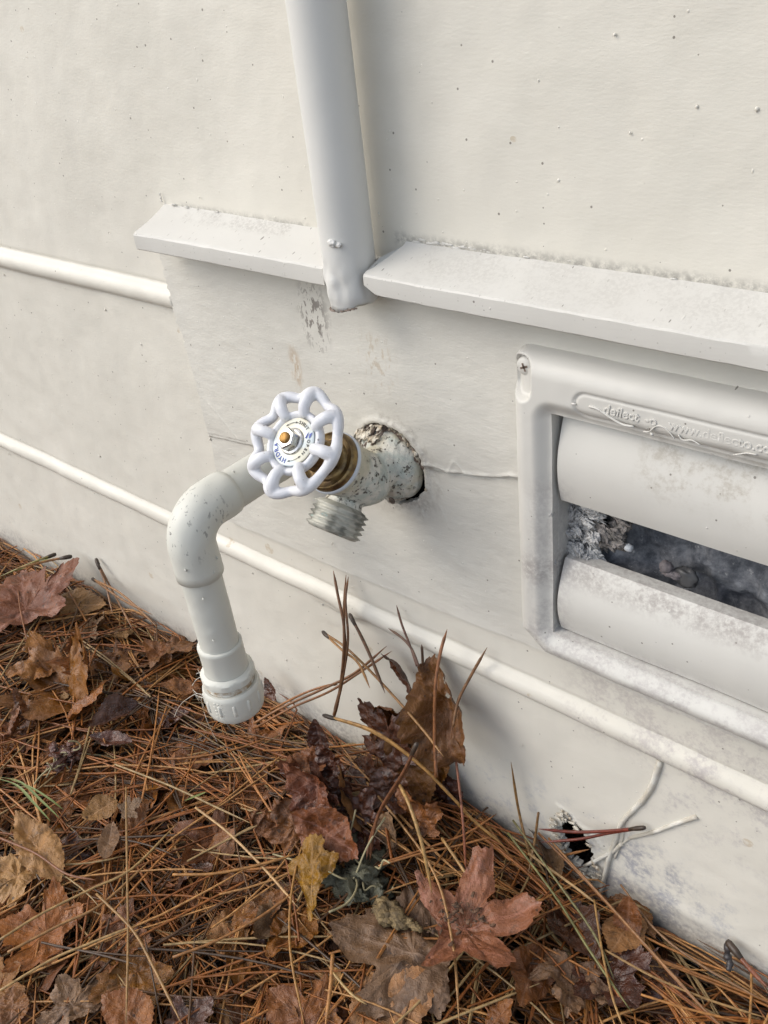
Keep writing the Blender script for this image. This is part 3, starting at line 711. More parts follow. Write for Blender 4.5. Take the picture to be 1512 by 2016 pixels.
mb = MB(); lathe(mb, [(.002, .0006), (.0071, .0007), (.0073, .0011), (.0069, .0017), (.0058, .0021), (.002, .0022)], WC, A, 48)
hexp(mb, .0059, .0018, .0068, WC, A, .10, .15); nut = mb.build('nut', M_STEEL, hw, smooth=False, bevel=.0003)
mb = MB(); lathe(mb, [(.0031, .004), (.0031, .0070), (.0029, .0079), (.0020, .0083), (.0001, .0084)], WC, A, 32); mb.build('stem_tip', M_SCREW, hw)
# old caulk and peeling paint round the flange
def polar_sheet(name, a0, a1, r0, r1, yf, keepf, mat, na=320, nr=34):
    aa, rr2 = np.meshgrid(np.radians(np.linspace(a0, a1, na)), np.linspace(r0, r1, nr)); u = (rr2-r0)/(r1-r0)
    X = WX+rr2*np.cos(aa); Z = WZ+rr2*np.sin(aa); Yy = yf(aa, rr2, u)
    am, um = (aa[:-1, :-1]+aa[1:, 1:])/2, (u[:-1, :-1]+u[1:, 1:])/2; mb = MB(); grid(mb, X, Yy, Z, keepf(am, um), (0, .0012, 0)); return mb.build(name, mat, fau)
polar_sheet('old_caulk', 8, 152, .0185, .0278, lambda a, r, u: -.0005-.0030*np.sin(np.pi*u)*sstep(-.9, .6, a)+.0014*fbm(a*5, r*220, 3, 4)+.0016*np.maximum(0, vn(a*4, r*120, 9)), lambda a, u: np.ones(a.shape, bool), M_CAULK)
polar_sheet('old_caulk', 84, 150, .0165, .0262, lambda a, r, u: -.0115+.0075*u+.0022*fbm(a*9, r*420, 13, 4), lambda a, u: vn(a*11, u*5, 4)+.35*vn(a*30, u*14, 5) > -.35-.6*(a > 1.9), M_CAULK)
polar_sheet('peeling_paint', 86, 137, .0170, .0268, lambda a, r, u: -.0135+.0062*u+.0014*fbm(a*12, r*520, 23, 4), lambda a, u: (vn(a*9, u*4, 14)+.5*vn(a*26, u*12, 15) > -.12) & (u+.25*vn(a*16, u*0, 6) > .18), M_FLAKE)
polar_sheet('peeling_paint', 15, 80, .0240, .0275, lambda a, r, u: -.0030-.002*u+.001*fbm(a*14, r*520, 33, 4), lambda a, u: vn(a*13, u*3, 24)+.5*vn(a*33, u*8, 25) > .28, M_FLAKE)
mb = MB()
for k in range(4):
    a = math.radians(rng.uniform(-60, 100)); R_ = rng.uniform(.0285, .0315)
    crumple(mb, (WX+R_*math.cos(a), -.0062, WZ+R_*math.sin(a)), (rng.uniform(.0008, .002), .0004, rng.uniform(.0006, .0012)), k+300, 3, .8)
mb.build('paint_crumbs', M_FLAKE, fau)
mb = MB(); crumple(mb, (-.3145, -.0105, .2595), (.0022, .0012, .0022), 4, 2, .25); crumple(mb, (-.311, -.016, .279), (.002, .001, .0014), 14, 2, .4); crumple(mb, (-.309, -.013, .288), (.0016, .001, .0007), 15, 2, .3)
mb.build('dark_chips', M_CAULK, fau)

# ------------------------------------------------------------------ drain pipe
E0 = V(-.4030, 0, .2640); EC = V(-.4038, -.093, .2631); END = V(-.4013, -.093, .1135)
dp = empty('drain_pipe', E0, 'painted plastic relief pipe with elbow and ribbed cap hanging beside the faucet', 'pipe')
D1 = norm(EC-E0); D2 = norm(END-EC)
def crisp(o):
    md = o.modifiers.new('e', 'EDGE_SPLIT'); md.split_angle = math.radians(38)
lp = lambda co: .00022*fbm(co[:, 0]*150+co[:, 1]*90, co[:, 2]*150-co[:, 1]*60, 9, 3)-.0001
mb = MB(); pts = [E0-D1*.01+D1*t for t in np.linspace(0, .085, 26)]; tube(mb, pts, .0130, 48); mb.build('stub_pipe', M_PIPE, dp, disp=lp)
R_b = .020; pts = [EC-D1*t for t in (.034, .0335, .030, .026, .022)]
for i in range(1, 15):
    t = i/15; a = t*math.pi/2; pts.append(EC-D1*R_b+D2*R_b + (-D2*R_b)*math.cos(a)+D1*R_b*math.sin(a))
pts += [EC+D2*t for t in (.022, .028, .034, .040, .0405)]
rad = [.0132, .0143, .0147, .0147, .0146]+[.0146]*14+[.0146, .0145, .0147, .0147, .0134]
mb = MB(); tube(mb, pts, rad, 64); mb.build('elbow', M_PIPE, dp, disp=lp)
Lp = np.linalg.norm(END-EC)
mb = MB(); tube(mb, [EC+D2*t for t in np.linspace(.03, Lp-.020, 60)], .0128, 48); mb.build('drop_pipe', M_PIPE, dp, disp=lp)
def oz(t): return Lp-t
mb = MB(); lathe(mb, [(.0128, -.0005), (.0142, .0), (.0147, .001), (.0147, .0025), (.0144, .004), (.0144, .023), (.0150, .0235)], EC+D2*(Lp-.055), D2, 56, caps=False); 
ad = mb.build('adapter', M_PIPE, dp, disp=lp); crisp(ad)
mb = MB(); u, w, _ = frame(D2)
lathe(mb, [(.0146, -.0005), (.0168, .0005), (.0174, .002), (.0172, .0065), (.0162, .0078), (.0150, .008)], EC+D2*(Lp-.0335), D2, 64, wob=lambda a, t: 1+.035*abs(math.cos(4*a))*(.001 < t < .007), caps=False); crisp(mb.build('hex_collar', M_PIPE, ad, disp=lp))
mb = MB(); pr = []; t = 0
for k in range(4): pr += [(.0150, t), (.0160, t+.0007), (.0150, t+.0015)]; t += .0017
lathe(mb, pr, EC+D2*(Lp-.026), D2, 56, caps=False); mb.build('screw_thread', M_TAPE, ad)
mb = MB(); lathe(mb, [(.0155, .0010), (.0160, -.0006), (.0180, -.0008), (.0191, .0006), (.0194, .003), (.0193, .016), (.0186, .0200), (.0172, .0222), (.012, .0232), (.0002, .0234)], EC+D2*(Lp-.0212), D2, 72)
cap = mb.build('cap', M_PIPE, dp, disp=lp); crisp(cap)
mb = MB(); u, w, _ = frame(D2); c0 = EC+D2*(Lp-.0212)
view = norm(CAM_O-c0); fa = math.atan2(view@w, view@u)
for k in range(12):
    a = fa+k*math.pi/6+.12; d = u*math.cos(a)+w*math.sin(a)
    tube(mb, [c0+d*.0186+D2*t for t in (.0045, .0055, .008, .011, .0135, .0145)], [.0006, .0014, .0015, .0015, .0015, .0007], 8)
mb.build('grip_rib', M_PIPE, cap)
mb = MB()       # half-legible raised marks at the cap's right side
for i in range(5):
    for j in range(3):
        a = fa+.55+.13*j; a += .02*rng.standard_normal(); d = u*math.cos(a)+w*math.sin(a); t_ = np.cross(D2, d); q = c0+d*.0192+D2*(.003+.003*i)
        tube(mb, [q-t_*.0009+D2*.0004*rng.standard_normal(), q, q+t_*.0009], .0003, 5)
mb.build('raised_mark', M_PIPE, cap)
mb = MB()       # frayed sealing tape
for k in range(9):
    q = WY(405+rng.uniform(-4, 4), (1372 if k < 5 else 1330)+rng.uniform(-4, 6), -.093-.004)
    pts = [q]; d = V(-.0035, -.001, .0005)+.001*rng.standard_normal(3)
    for i in range(7 if k < 5 else 3): pts.append(pts[-1]+d); d = d+V(.0004, 0, -.0013)+.0010*rng.standard_normal(3)
    tube(mb, spline(pts, 4), .00022, 5)
mb.build('frayed_tape', M_TAPE, dp)
# beads of paint on the pipe
mb = MB()
for (px, py) in [(427, 1098), (365, 1123), (421, 1126), (460, 928), (400, 1180), (420, 1262), (335, 1050), (437, 1027)]:
    r = norm(ray(px, py)); ax0, dx = (EC, D2) if py > 1030 else (E0, D1)
    best = None
    for t in np.linspace(.40, .70, 1200):
        p = CAM_O+r*t; q = p-ax0; dd = np.linalg.norm(q-dx*(q@dx))
        if dd < .0149: best = p; break
    if best is None: continue
    mb = MB(); crumple(mb, best, (.0008, .0004, .0010), px, 3, .45, 3); mb.build('paint_bead', M_PIPE, dp)

# ------------------------------------------------------------------ vine stems painted onto the wall
vine = empty('vine_stem', (-.16, 0, .02), 'dried forked vine stem painted over, clinging below the lower batten', 'vine')
vm = plain('vine_paint', (.60, .585, .53), .6, 0, (300, .0005), (.47, .435, .365), 35)
for pts, r in (([(1300, 1498), (1285, 1545), (1262, 1580), (1228, 1615), (1212, 1655), (1196, 1700), (1182, 1765)], .0019), ([(1372, 1608), (1330, 1622), (1290, 1637), (1240, 1650)], .0014), ([(1225, 1660), (1200, 1680), (1150, 1705)], .0015), ([(1240, 1650), (1215, 1668)], .0007), ([(1228, 1615), (1226, 1650), (1210, 1690)], .0008)):
    P = spline([WY(a, b, .0000) for a, b in pts], 6); P += rng.standard_normal(P.shape)*.00006
    rr_ = np.linspace(r*1.05, r*.75, len(P))*(1+.05*rng.standard_normal(len(P)))
    mb = MB(); tube(mb, P, rr_, 10); mb.build('stem_branch', vm, vine)

# ------------------------------------------------------------------ ground and litter
def ground_h(x, y):
    x = np.asarray(x, float); y = np.asarray(y, float)
    h = .007*fbm(x*9, y*9, 41, 3)
    h = h+.022*np.exp(-((x+.335)/.07)**2-((y+.05)/.05)**2)+.012*np.exp(-((x+.62)/.15)**2-((y+.09)/.08)**2)
    return h-.004-.02*sstep(-.3, -.9, y)
def soil():
    s = S('soil'); p = s.pos()
    c = s.mix(s.rng(s.noise(p, 60, 6, .7), .35, .65), (.020, .013, .009), (.075, .042, .024))
    c = s.mix(s.rng(s.noise(p, 350, 5, .7), .52, .66), c, (.15, .085, .045))
    s.bump(s.noise(p, 180, 6, .8), .006, 1); return finish(s, '', c, .9)
M_SOIL = soil()
gx = cells(-1.25, .15, -8, 8, .006, .4); gy = np.concatenate([np.arange(-9, -.75, .4), np.arange(-.75, .3, .006)])
Xs, Ys = np.meshgrid(gx, gy); Zs = ground_h(Xs, Ys)-.022+.004*fbm(Xs*60, Ys*60, 5)
mb = MB(); grid(mb, Xs, Ys, Zs); tag(mb.build('ground', M_SOIL), kind='structure')

def leaf_material(name, c1, c2, c3, rough=.5, spec=.4):
    s = S(name); p = s.obj(); r = s.orand(); n = s.nd('ShaderNodeCombineXYZ'); s.set(n.inputs[0], s.m('MULTIPLY', r, 37.0)); s.set(n.inputs[1], s.m('MULTIPLY', r, 11.0))
    q = s.vadd(p, n.outputs[0])
    c = s.mix(s.rng(s.noise(q, 26, 5, .65), .38, .64), c1, c2)
    c = s.mix(s.m('MULTIPLY', s.rng(s.noise(q, 70, 6, .75), .52, .64), .75), c, c3)
    hsv = s.nd('ShaderNodeHueSaturation'); hsv.inputs['Saturation'].default_value = 1.16; s.set(hsv.inputs['Value'], s.rng(r, 0, 1, .66, 1.02, False)); s.set(hsv.inputs['Hue'], s.rng(s.m('FRACT', s.m('MULTIPLY', r, 7.3)), 0, 1, .492, .508, False)); s.set(hsv.inputs['Color'], c); c = hsv.outputs[0]
    v = s.attr('vein'); c = s.mix(s.m('MULTIPLY', v, .42), c, tuple(min(1, x*1.9+.03) for x in c2))
    ve, _ = s.vor(s.vadd(q, s.mp(s.noise(q, 150, 2), (.003, .003, .003))), 300, '3D', 'DISTANCE_TO_EDGE'); net = s.rng(ve, 0, .09, 1, 0)
    c = s.mix(s.m('MULTIPLY', net, .16), c, tuple(min(1, x*1.7+.02) for x in c1)); s.bump(net, .00025, .6)
    sp = s.dots(q, 210, .30, .14, '3D'); c = s.mix(s.m('MULTIPLY', sp, .75), c, (.035, .022, .015))
    s.bump(s.noise(q, 240, 5, .65), .0012, .8); s.bump(v, .0006, .7); s.bump(s.noise(q, 55, 3), .004, .5)
    s.b.inputs['Specular IOR Level'].default_value = spec
    return finish(s, '', c, s.rng(s.noise(q, 45, 4), .35, .65, rough-.14, rough+.12))
LM = {
 'tan': leaf_material('tan_leaf', (.33, .19, .095), (.23, .125, .06), (.11, .065, .035)),
 'brown': leaf_material('brown_leaf', (.21, .098, .045), (.14, .062, .03), (.06, .03, .018), .45),
 'orange': leaf_material('orange_brown_leaf', (.25, .112, .042), (.17, .073, .03), (.08, .04, .02), .42),
 'red': leaf_material('reddish_leaf', (.215, .092, .05), (.15, .058, .033), (.06, .028, .018), .42),
 'dark': leaf_material('dark_wet_leaf', (.10, .042, .026), (.062, .026, .017), (.02, .011, .009), .30, .6),
 'yellow': leaf_material('yellow_leaf', (.22, .115, .028), (.155, .078, .02), (.07, .04, .017), .45),
 'grey': leaf_material('grey_brown_leaf', (.20, .125, .075), (.13, .08, .05), (.07, .042, .028), .55),
 'pink': leaf_material('pinkish_leaf', (.29, .125, .082), (.215, .085, .053), (.095, .042, .028), .45),
 'green': leaf_material('olive_leaf', (.115, .112, .078), (.07, .07, .05), (.17, .155, .11), .6),
}
def star_outline(tips, notch, base=(.06, 0)):
    """right half: base, notch/tip alternating up to the middle tip; mirrored"""
    right = [base]+[p for pr in zip(notch, tips) for p in pr][0:]
    return right
def outline(kind, seed):
    r = np.random.default_rng(seed); j = lambda a=.03: r.uniform(-a, a)
    if kind == 'oval':
        ys = np.linspace(0, 1, 26)[1:-1]; w = .29*np.sin(np.pi*ys**.85)**.85*(1+.06*np.sin(ys*9+seed))
        R = [(wi, yi) for wi, yi in zip(w, ys)]; Lf = [(-wi*(1+j(.08)), yi) for wi, yi in zip(w, ys)][::-1]
        return np.array([(0, 0)]+R+[(0, 1)]+Lf), [((0, 0), (0, 1))]+[((0, y), (sg*.26, y+.17)) for y in (.12, .26, .40, .54, .68) for sg in (1, -1)], (0, .48)
    if kind == 'narrow':
        ys = np.linspace(0, 1, 26)[1:-1]; w = .15*np.sin(np.pi*ys**.9)**.8
        return np.array([(0, 0)]+[(a, b) for a, b in zip(w, ys)]+[(0, 1)]+[(-a, b) for a, b in zip(w, ys)][::-1]), [((0, 0), (0, 1))], (0, .5)
    if kind == 'oak':      # spatulate with three blunt lobes at the tip end
        H = [(.03, 0), (.06, .12), (.09, .28), (.15, .42), (.25, .52), (.37, .63), (.40, .72), (.33, .78), (.22, .80), (.17, .82), (.19, .90), (.15, .98), (.05, 1.0)]
        return np.array(H+[(-a*(1+j(.1)), b+j(.015)) for a, b in H[::-1]]), [((0, 0), (0, 1)), ((0, .35), (.34, .70)), ((0, .35), (-.34, .70)), ((0, .6), (.2, .9)), ((0, .6), (-.2, .9))], (0, .55)
    if kind == 'star':     # sweetgum
        H = [(.03, .0), (.12, .0), (.30, -.13), (.50, -.20), (.60, -.16), (.50, -.02), (.40, .12), (.30, .20), (.42, .25), (.60, .36), (.78, .50), (.76, .60), (.66, .68), (.46, .62), (.28, .56), (.19, .50), (.23, .62), (.22, .80), (.12, .92), (0, 1.0)]
        V0 = [((0, 0), (0, 1)), ((0, 0), (.72, .66)), ((0, 0), (-.72, .66)), ((0, 0), (.58, -.17)), ((0, 0), (-.58, -.17))]; cen = (0, .24)
    else:                  # maple: broad toothed lobes
        H = [(.03, .0), (.16, -.04), (.30, -.10), (.44, -.06), (.46, .06), (.40, .14), (.52, .22), (.62, .36), (.70, .52), (.56, .52), (.50, .58), (.38, .50), (.24, .48), (.26, .60), (.30, .72), (.20, .76), (.14, .88), (.05, .95), (0, 1.0)]
        V0 = [((0, 0), (0, 1)), ((0, 0), (.68, .52)), ((0, 0), (-.68, .52)), ((0, 0), (.44, -.05)), ((0, 0), (-.44, -.05))]; cen = (0, .28)
    Lh = [(-a*(1+j(.08)), b+j(.02)) for a, b in H[:-1]][::-1]
    veins = list(V0)
    for (p, q) in V0:
        for t in (.35, .55, .72):
            m = V(*p)+(V(*q)-V(*p))*t; d = norm(V(*q)-V(*p)); n_ = V(-d[1], d[0])
            for sg in (1, -1): veins.append((tuple(m), tuple(m+(d+n_*sg)*.12)))
    return np.array(H+Lh), veins, cen
LCACHE = {}
def leaf_mesh(kind, seed, L, wf=1., fold=.3, curl=.3, cup=.2, wrinkle=1., holes=0, M=15, N=150, stem=.0):
    out, veins, cen = outline(kind, seed); r = np.random.default_rng(seed)
    P = np.vstack([out, out[:1]]); d = np.r_[0, np.cumsum(np.hypot(*np.diff(P, axis=0).T))]; t = np.linspace(0, d[-1], N, endpoint=False)
    o = np.stack([np.interp(t, d, P[:, 0]), np.interp(t, d, P[:, 1])], -1); c = V(*cen)
    ser = 1+.018*np.sign(np.sin(t*75))*(.5+r.random(N))+.03*vn(t*9+seed, t*0, seed)+.05*np.minimum(0, vn(t*5, t*0, seed+3))
    o = c+(o-c)*ser[:, None]; k = (np.arange(M+1)/M)**.85
    q = c+(o[None]-c)*k[:, None, None]; x, y = q[..., 0], q[..., 1]
    vd = np.full(x.shape, 9.)
    for i, (p0, p1) in enumerate(veins):
        vd = np.minimum(vd, segd(x, y, [p0, p1])*(1 if i < 5 and kind in('star', 'maple', 'oak') or i == 0 else 1.9))
    vein = np.exp(-(vd/.012)**2)
    z = fold*np.abs(x)*.9-cup*((x)**2*1.3)*np.sign(seed % 3-.5)
    z = z+wrinkle*(.055*fbm(x*3+seed, y*3, seed, 3)+.022*fbm(x*9, y*9+seed, seed+1, 3)+.035*(1-np.abs(vn(x*4+seed, y*4, seed+4)))**3)+.012*vein+.02*wrinkle*k[:, None]*vn(t*6, t*0, seed+9)[None]
    # bend along the length
    if abs(curl) > 1e-3:
        R = 1/curl; th = (y-.3)/R; y2 = .3+(R-z)*np.sin(th); z2 = R-(R-z)*np.cos(th); y, z = y2, z2
    x = x*wf
    vs = np.stack([x, y, z], -1)*L; h, w = x.shape
    idx = np.arange(h*w).reshape(h, w); fs = []
    hc = [(r.uniform(-.3, .3), r.uniform(.2, .8), r.uniform(.02, .05)) for _ in range(holes)]
    for i in range(M):
        for a in range(N):
            b = (a+1) % N
            if holes:
                qx, qy = q[i, a]
                if any(math.hypot(qx-hx, qy-hy) < hr*(1+.5*vn(np.array(qx*40), np.array(qy*40), 2)) for hx, hy, hr in hc): continue
            fs.append((idx[i, a], idx[i, b], idx[i+1, b], idx[i+1, a]) if i else (idx[0, 0], idx[1, b], idx[1, a])[::1] if False else (idx[i, a], idx[i, b], idx[i+1, b], idx[i+1, a]))
    mb = MB(); mb.add(vs.reshape(-1, 3), fs, vein=vein.reshape(-1))
    if stem:
        ps = spline([(0, 0, 0), (.02*L, -stem*.4*L, -.01*L), (-.04*L, -stem*L, -.02*L)], 5); tube(mb, ps, .0010, 5, vein=0.6)
    return mb
def place(ob, base, tip, roll, up=(0, 0, 1)):
    yax = norm(tip-base); up = np.asarray(up, float)
    if abs(yax @ norm(up)) > .95: up = V(0, -1, .2)
    xax = norm(np.cross(yax, up)); zax = np.cross(xax, yax); a = math.radians(roll)
    x2 = xax*math.cos(a)+zax*math.sin(a); z2 = -xax*math.sin(a)+zax*math.cos(a)
    ob.matrix_world = Matrix([[x2[i], yax[i], z2[i], base[i]] for i in range(3)]+[[0, 0, 0, 1]])
def leaf(kind, base, tip, mat, label, wf=1., roll=0, fold=.3, curl=.5, cup=.3, wr=1., holes=0, seed=0, up=(0, 0, 1), stem=0, name=None, group=None):
    if len(base) == 3 and base[2] < .02 and tip[2] < .027: base = (base[0], base[1], base[2]-.006); tip = (tip[0], tip[1], tip[2]-.006)
    b, t = PT(base), PT(tip); L = float(np.linalg.norm(t-b))
    bl = float(abs(curl)); L *= 1+.03*bl
    nm = name or {'oval': 'oval_leaf', 'narrow': 'narrow_leaf', 'oak': 'oak_leaf', 'star': 'sweetgum_leaf', 'maple': 'maple_leaf'}[kind]
    mb = leaf_mesh(kind, seed, L, wf, fold, curl, cup, wr, holes, stem=stem); o = mb.build(nm, LM[mat]); place(o, b, t, roll, up); tag(o, label, 'leaf', group); return o
Y_ = 'y'
# --- leaves one can point at, left side
leaf('maple', (52, 1228, .018), (42, 1116, .027), 'red', 'large reddish brown lobed leaf at the left picture edge beside the wall', 1.05, 8, .15, -.3, .2, 1.0, seed=3)
leaf('oval', (92, 1190, .012), (212, 1196, .014), 'tan', 'flat olive tan leaf with a dark spot, right of the large reddish leaf', 1.0, -8, .1, .2, .2, .5, seed=4)
leaf('maple', (160, 1252, .008), (222, 1215, .018), 'grey', 'crumpled grey brown leaf under the tan leaf near the wall', 1.2, 10, .3, .8, .3, 1.6, seed=5)
leaf('maple', (150, 1395, .012), (75, 1290, .022), 'orange', 'rusty brown leaf standing with torn holes at left below the large reddish leaf', .85, 20, .4, .7, .4, 1.3, 2, seed=6)
leaf('maple', (118, 1330, .016), (55, 1262, .024), 'orange', 'light rusty leaf with scalloped edge touching the torn leaf at left', .8, -15, .2, .9, .3, 1.0, seed=7)
leaf('oval', (130, 1422, .016), (222, 1345, .026), 'orange', 'golden brown folded leaf with one small hole, left of centre', 1.0, 22, .5, .5, .6, .8, 1, seed=8)
leaf('maple', (178, 1330, .014), (158, 1245, .030), 'orange', 'upright curled rust leaf above the golden folded leaf', .6, 30, .7, 1.1, .4, 1.2, seed=9)
leaf('oval', (12, 1462, .012), (62, 1395, .026), 'brown', 'dark curled brown leaf at the left edge beneath the torn leaf', .9, 25, .8, 1.2, .6, 1.2, seed=10)
leaf('oval', (62, 1420, .014), (50, 1345, .03), 'brown', 'twisted narrow brown leaf standing left of the golden folded leaf', .6, 60, .9, 1.3, .6, 1.4, seed=12)
leaf('oval', (338, 1308, .016), (285, 1268, .024), 'orange', 'small curled copper leaf near the wall left of the hanging pipe', 1.0, 12, .5, 1.0, .5, .9, seed=11)
leaf('maple', (325, 1275, .012), (382, 1300, .022), 'brown', 'brown leaf just left of the hanging pipe touching it', .9, 10, .3, .9, .3, 1.1, seed=13)
leaf('oval', (395, 1358, .014), (312, 1355, .022), 'brown', 'rusty leaf tucked behind the frayed tape of the pipe cap', 1.1, -10, .4, .6, .4, 1., seed=14)
leaf('oval', (282, 1392, .014), (172, 1440, .016), 'dark', 'long folded purplish leaf lying below and left of the pipe cap', .9, 14, .9, .5, .7, .8, seed=15)
leaf('narrow', (262, 1462, .014), (178, 1455, .016), 'dark', 'dark maroon narrow leaf under the long folded purplish leaf', 1.3, 10, .8, .4, .7, .8, seed=16)
leaf('oval', (262, 1240, .010), (210, 1262, .016), 'tan', 'small tan leaf among needles close to the wall, left of the copper leaf', 1.2, 0, .2, .8, .3, 1.2, seed=17)
leaf('maple', (250, 1300, .010), (195, 1300, .016), 'brown', 'flat dull brown leaf between the copper leaf and the rust leaf', 1.2, 0, .2, .6, .3, 1., seed=18)
leaf('oval', (305, 1425, .010), (380, 1400, .012), 'dark', 'dark leaf in the shade beneath the pipe cap', 1.0, 0, .3, .5, .3, 1., seed=19)
leaf('oval', (420, 1500, .004), (330, 1480, .006), 'brown', 'dull leaf half hidden by needles below the pipe cap', 1.4, 0, .2, .3, .2, 1., seed=20)
leaf('oval', (540, 1520, -.006), (445, 1495, -.004), 'tan', 'dull tan brown leaf under needles right of the pipe cap', 1.4, 0, .2, .3, .2, 1., seed=21)
# --- lower left
leaf('oval', (120, 1738, .012), (32, 1612, .022), 'tan', 'long mottled tan leaf at the lower left with rolled edges', .72, -8, .4, .3, .5, .9, seed=22)
leaf('maple', (60, 1745, .006), (-20, 1700, .010), 'tan', 'torn tan leaf at the left edge below the mottled leaf', 1.0, 0, .2, .4, .3, 1.2, seed=23)
leaf('oval', (232, 1575, .014), (160, 1618, .016), 'tan', 'pale peach leaf lying across needles at left', 1.3, 10, .3, .4, .3, .6, seed=24)
leaf('maple', (240, 1600, .016), (284, 1575, .018), 'grey', 'small dark grey leaf touching the pale peach leaf', 1.1, 8, .3, .6, .3, .8, seed=25)
leaf('narrow', (222, 1620, .014), (205, 1705, .014), 'grey', 'narrow mauve grey leaf hanging below the pale peach leaf', 1.3, 12, .4, .5, .5, .7, seed=26)
leaf('maple', (130, 1850, .004), (-5, 1820, .010), 'orange', 'wide orange brown leaf at the left edge in the lower corner', 1.0, 0, .12, .2, .2, .8, seed=27)
leaf('star', (-10, 1950, .006), (45, 1895, .010), 'orange', 'small piece of orange leaf at the left edge under the wide one', 1.1, 0, .2, .3, .2, .7, seed=28)
leaf('maple', (305, 1890, .006), (175, 1985, .010), 'orange', 'glossy orange brown leaf at the lower left, largest near the bottom edge', 1.0, 0, .15, .3, .2, 1.0, seed=29)
leaf('maple', (200, 1860, .004), (300, 1850, .008), 'brown', 'dull brown leaf behind the glossy orange leaf at lower left', 1.1, 0, .2, .3, .2, 1.2, seed=30)
leaf('maple', (155, 2010, .008), (120, 1925, .010), 'grey', 'wrinkled brown leaf at the bottom edge left of the glossy orange leaf', 1.0, 0, .2, .5, .3, 1.4, seed=31)
leaf('oval', (300, 2030, .010), (205, 1965, .014), 'orange', 'copper leaf cut by the bottom edge near the left corner', 1.3, 10, .3, .4, .3, .8, seed=32)
leaf('oval', (20, 2030, .006), (30, 1945, .010), 'brown', 'mottled brown leaf in the bottom left corner', 1.5, 0, .2, .4, .3, 1.2, seed=33)
leaf('oval', (455, 1820, .008), (575, 1755, .010), 'orange', 'flat tan leaf scrap lying among needles left of the yellow leaf', .8, 0, .1, .1, .1, .7, seed=34)
leaf('maple', (620, 2040, .006), (530, 1950, .010), 'brown', 'brown wet leaf at the bottom edge left of the large pointed leaf', 1.1, 0, .15, .2, .2, 1., seed=35)
leaf('maple', (360, 2040, .006), (420, 1960, .010), 'dark', 'dark leaf deep under needles at the bottom edge', 1.1, 0, .15, .2, .2, 1., seed=36)
# --- middle pile
leaf('maple', (655, 1600, .028), (560, 1480, .050), 'dark', 'dark red glossy leaf forming the upper half of the middle pile', .95, 25, .35, .6, .4, 1.0, seed=40, up=(-.2, -.8, .6))
leaf('oval', (575, 1600, .040), (722, 1682, .022), 'red', 'broad red brown leaf pointing down right above the yellow leaf', 1.0, -18, .4, .7, .45, 1.1, seed=41, up=(0, -.5, .85))
leaf('oval', (655, 1600, .045), (572, 1500, .060), 'red', 'upright red brown leaf resting on the broad red brown leaf', 1.1, 10, .4, .8, .5, 1.5, seed=42, up=(0, -.8, .6))
leaf('oval', (640, 1480, .035), (560, 1540, .045), 'brown', 'dusty brown leaf at the top of the middle pile', 1.1, 0, .4, .9, .5, 1.1, seed=43, up=(0, -.5, .8))
leaf('oak', (612, 1818, .022), (625, 1655, .028), 'yellow', 'yellow lobed oak leaf in the middle with a narrow stem end down', .82, 14, .3, .5, .4, .9, seed=44, stem=.0)
leaf('narrow', (728, 1660, .018), (684, 1500, .050), 'tan', 'narrow tan curled leaf standing right of the red brown leaves', 1.3, 35, .7, .6, .5, 1.2, seed=45, up=(0, -.9, .4))
leaf('maple', (800, 1500, .050), (715, 1365, .085), 'dark', 'dark wet toothed leaf leaning on the wall right of the pipe cap', .85, 15, .35, .5, .4, .9, seed=46, up=(0, -.9, .4))
leaf('oval', (850, 1580, .025), (770, 1440, .060), 'brown', 'wet brown leaf standing under the dark toothed leaf', 1.1, -15, .4, .6, .4, 1.0, seed=47, up=(0, -.9, .4))
leaf('oval', (905, 1500, 'y', -.020), (838, 1302, 'y', -.014), 'brown', 'tall brown leaf with slits leaning against the wall, highest of the pile', 1.0, -12, .55, -.8, .7, 2.0, 3, seed=48, up=(0, -1, .2))
leaf('narrow', (826, 1372, 'y', -.012), (765, 1272, 'y', -.010), 'dark', 'small dark rolled leaf against the wall left of the tall brown leaf', 1.4, 30, 1.0, .5, .8, .8, seed=49, up=(0, -1, .2))
leaf('narrow', (632, 1500, .030), (625, 1410, .060), 'dark', 'dark red narrow leaf poking up between pipe cap and toothed leaf', 1.7, -20, .7, .6, .6, .6, seed=50, up=(0, -1, .3))
leaf('oval', (765, 1670, .016), (775, 1590, .045), 'grey', 'drooping grey brown leaf with a black hole below the wet brown leaf', 1.2, 8, .4, .5, .4, .9, 1, seed=51, up=(0, -.9, .4))
leaf('oval', (740, 1470, .03), (790, 1400, .06), 'brown', 'dark cupped leaf at the heart of the pile beneath the toothed leaf', 1.4, 0, .4, .6, .4, 1.2, seed=52, up=(0, -.8, .5))
leaf('oval', (700, 1500, .02), (745, 1590, .02), 'dark', 'black wet leaf deep in the hollow behind the narrow tan leaf', 1.6, 0, .3, .4, .3, 1., seed=53, up=(0, -.8, .5))
leaf('oval', (548, 1380, 'y', -.02), (528, 1330, 'y', -.012), 'dark', 'small dark leaf tip against the wall right beside the pipe cap', 1.5, 20, .5, .5, .4, 1, seed=54, up=(0, -.8, .5))
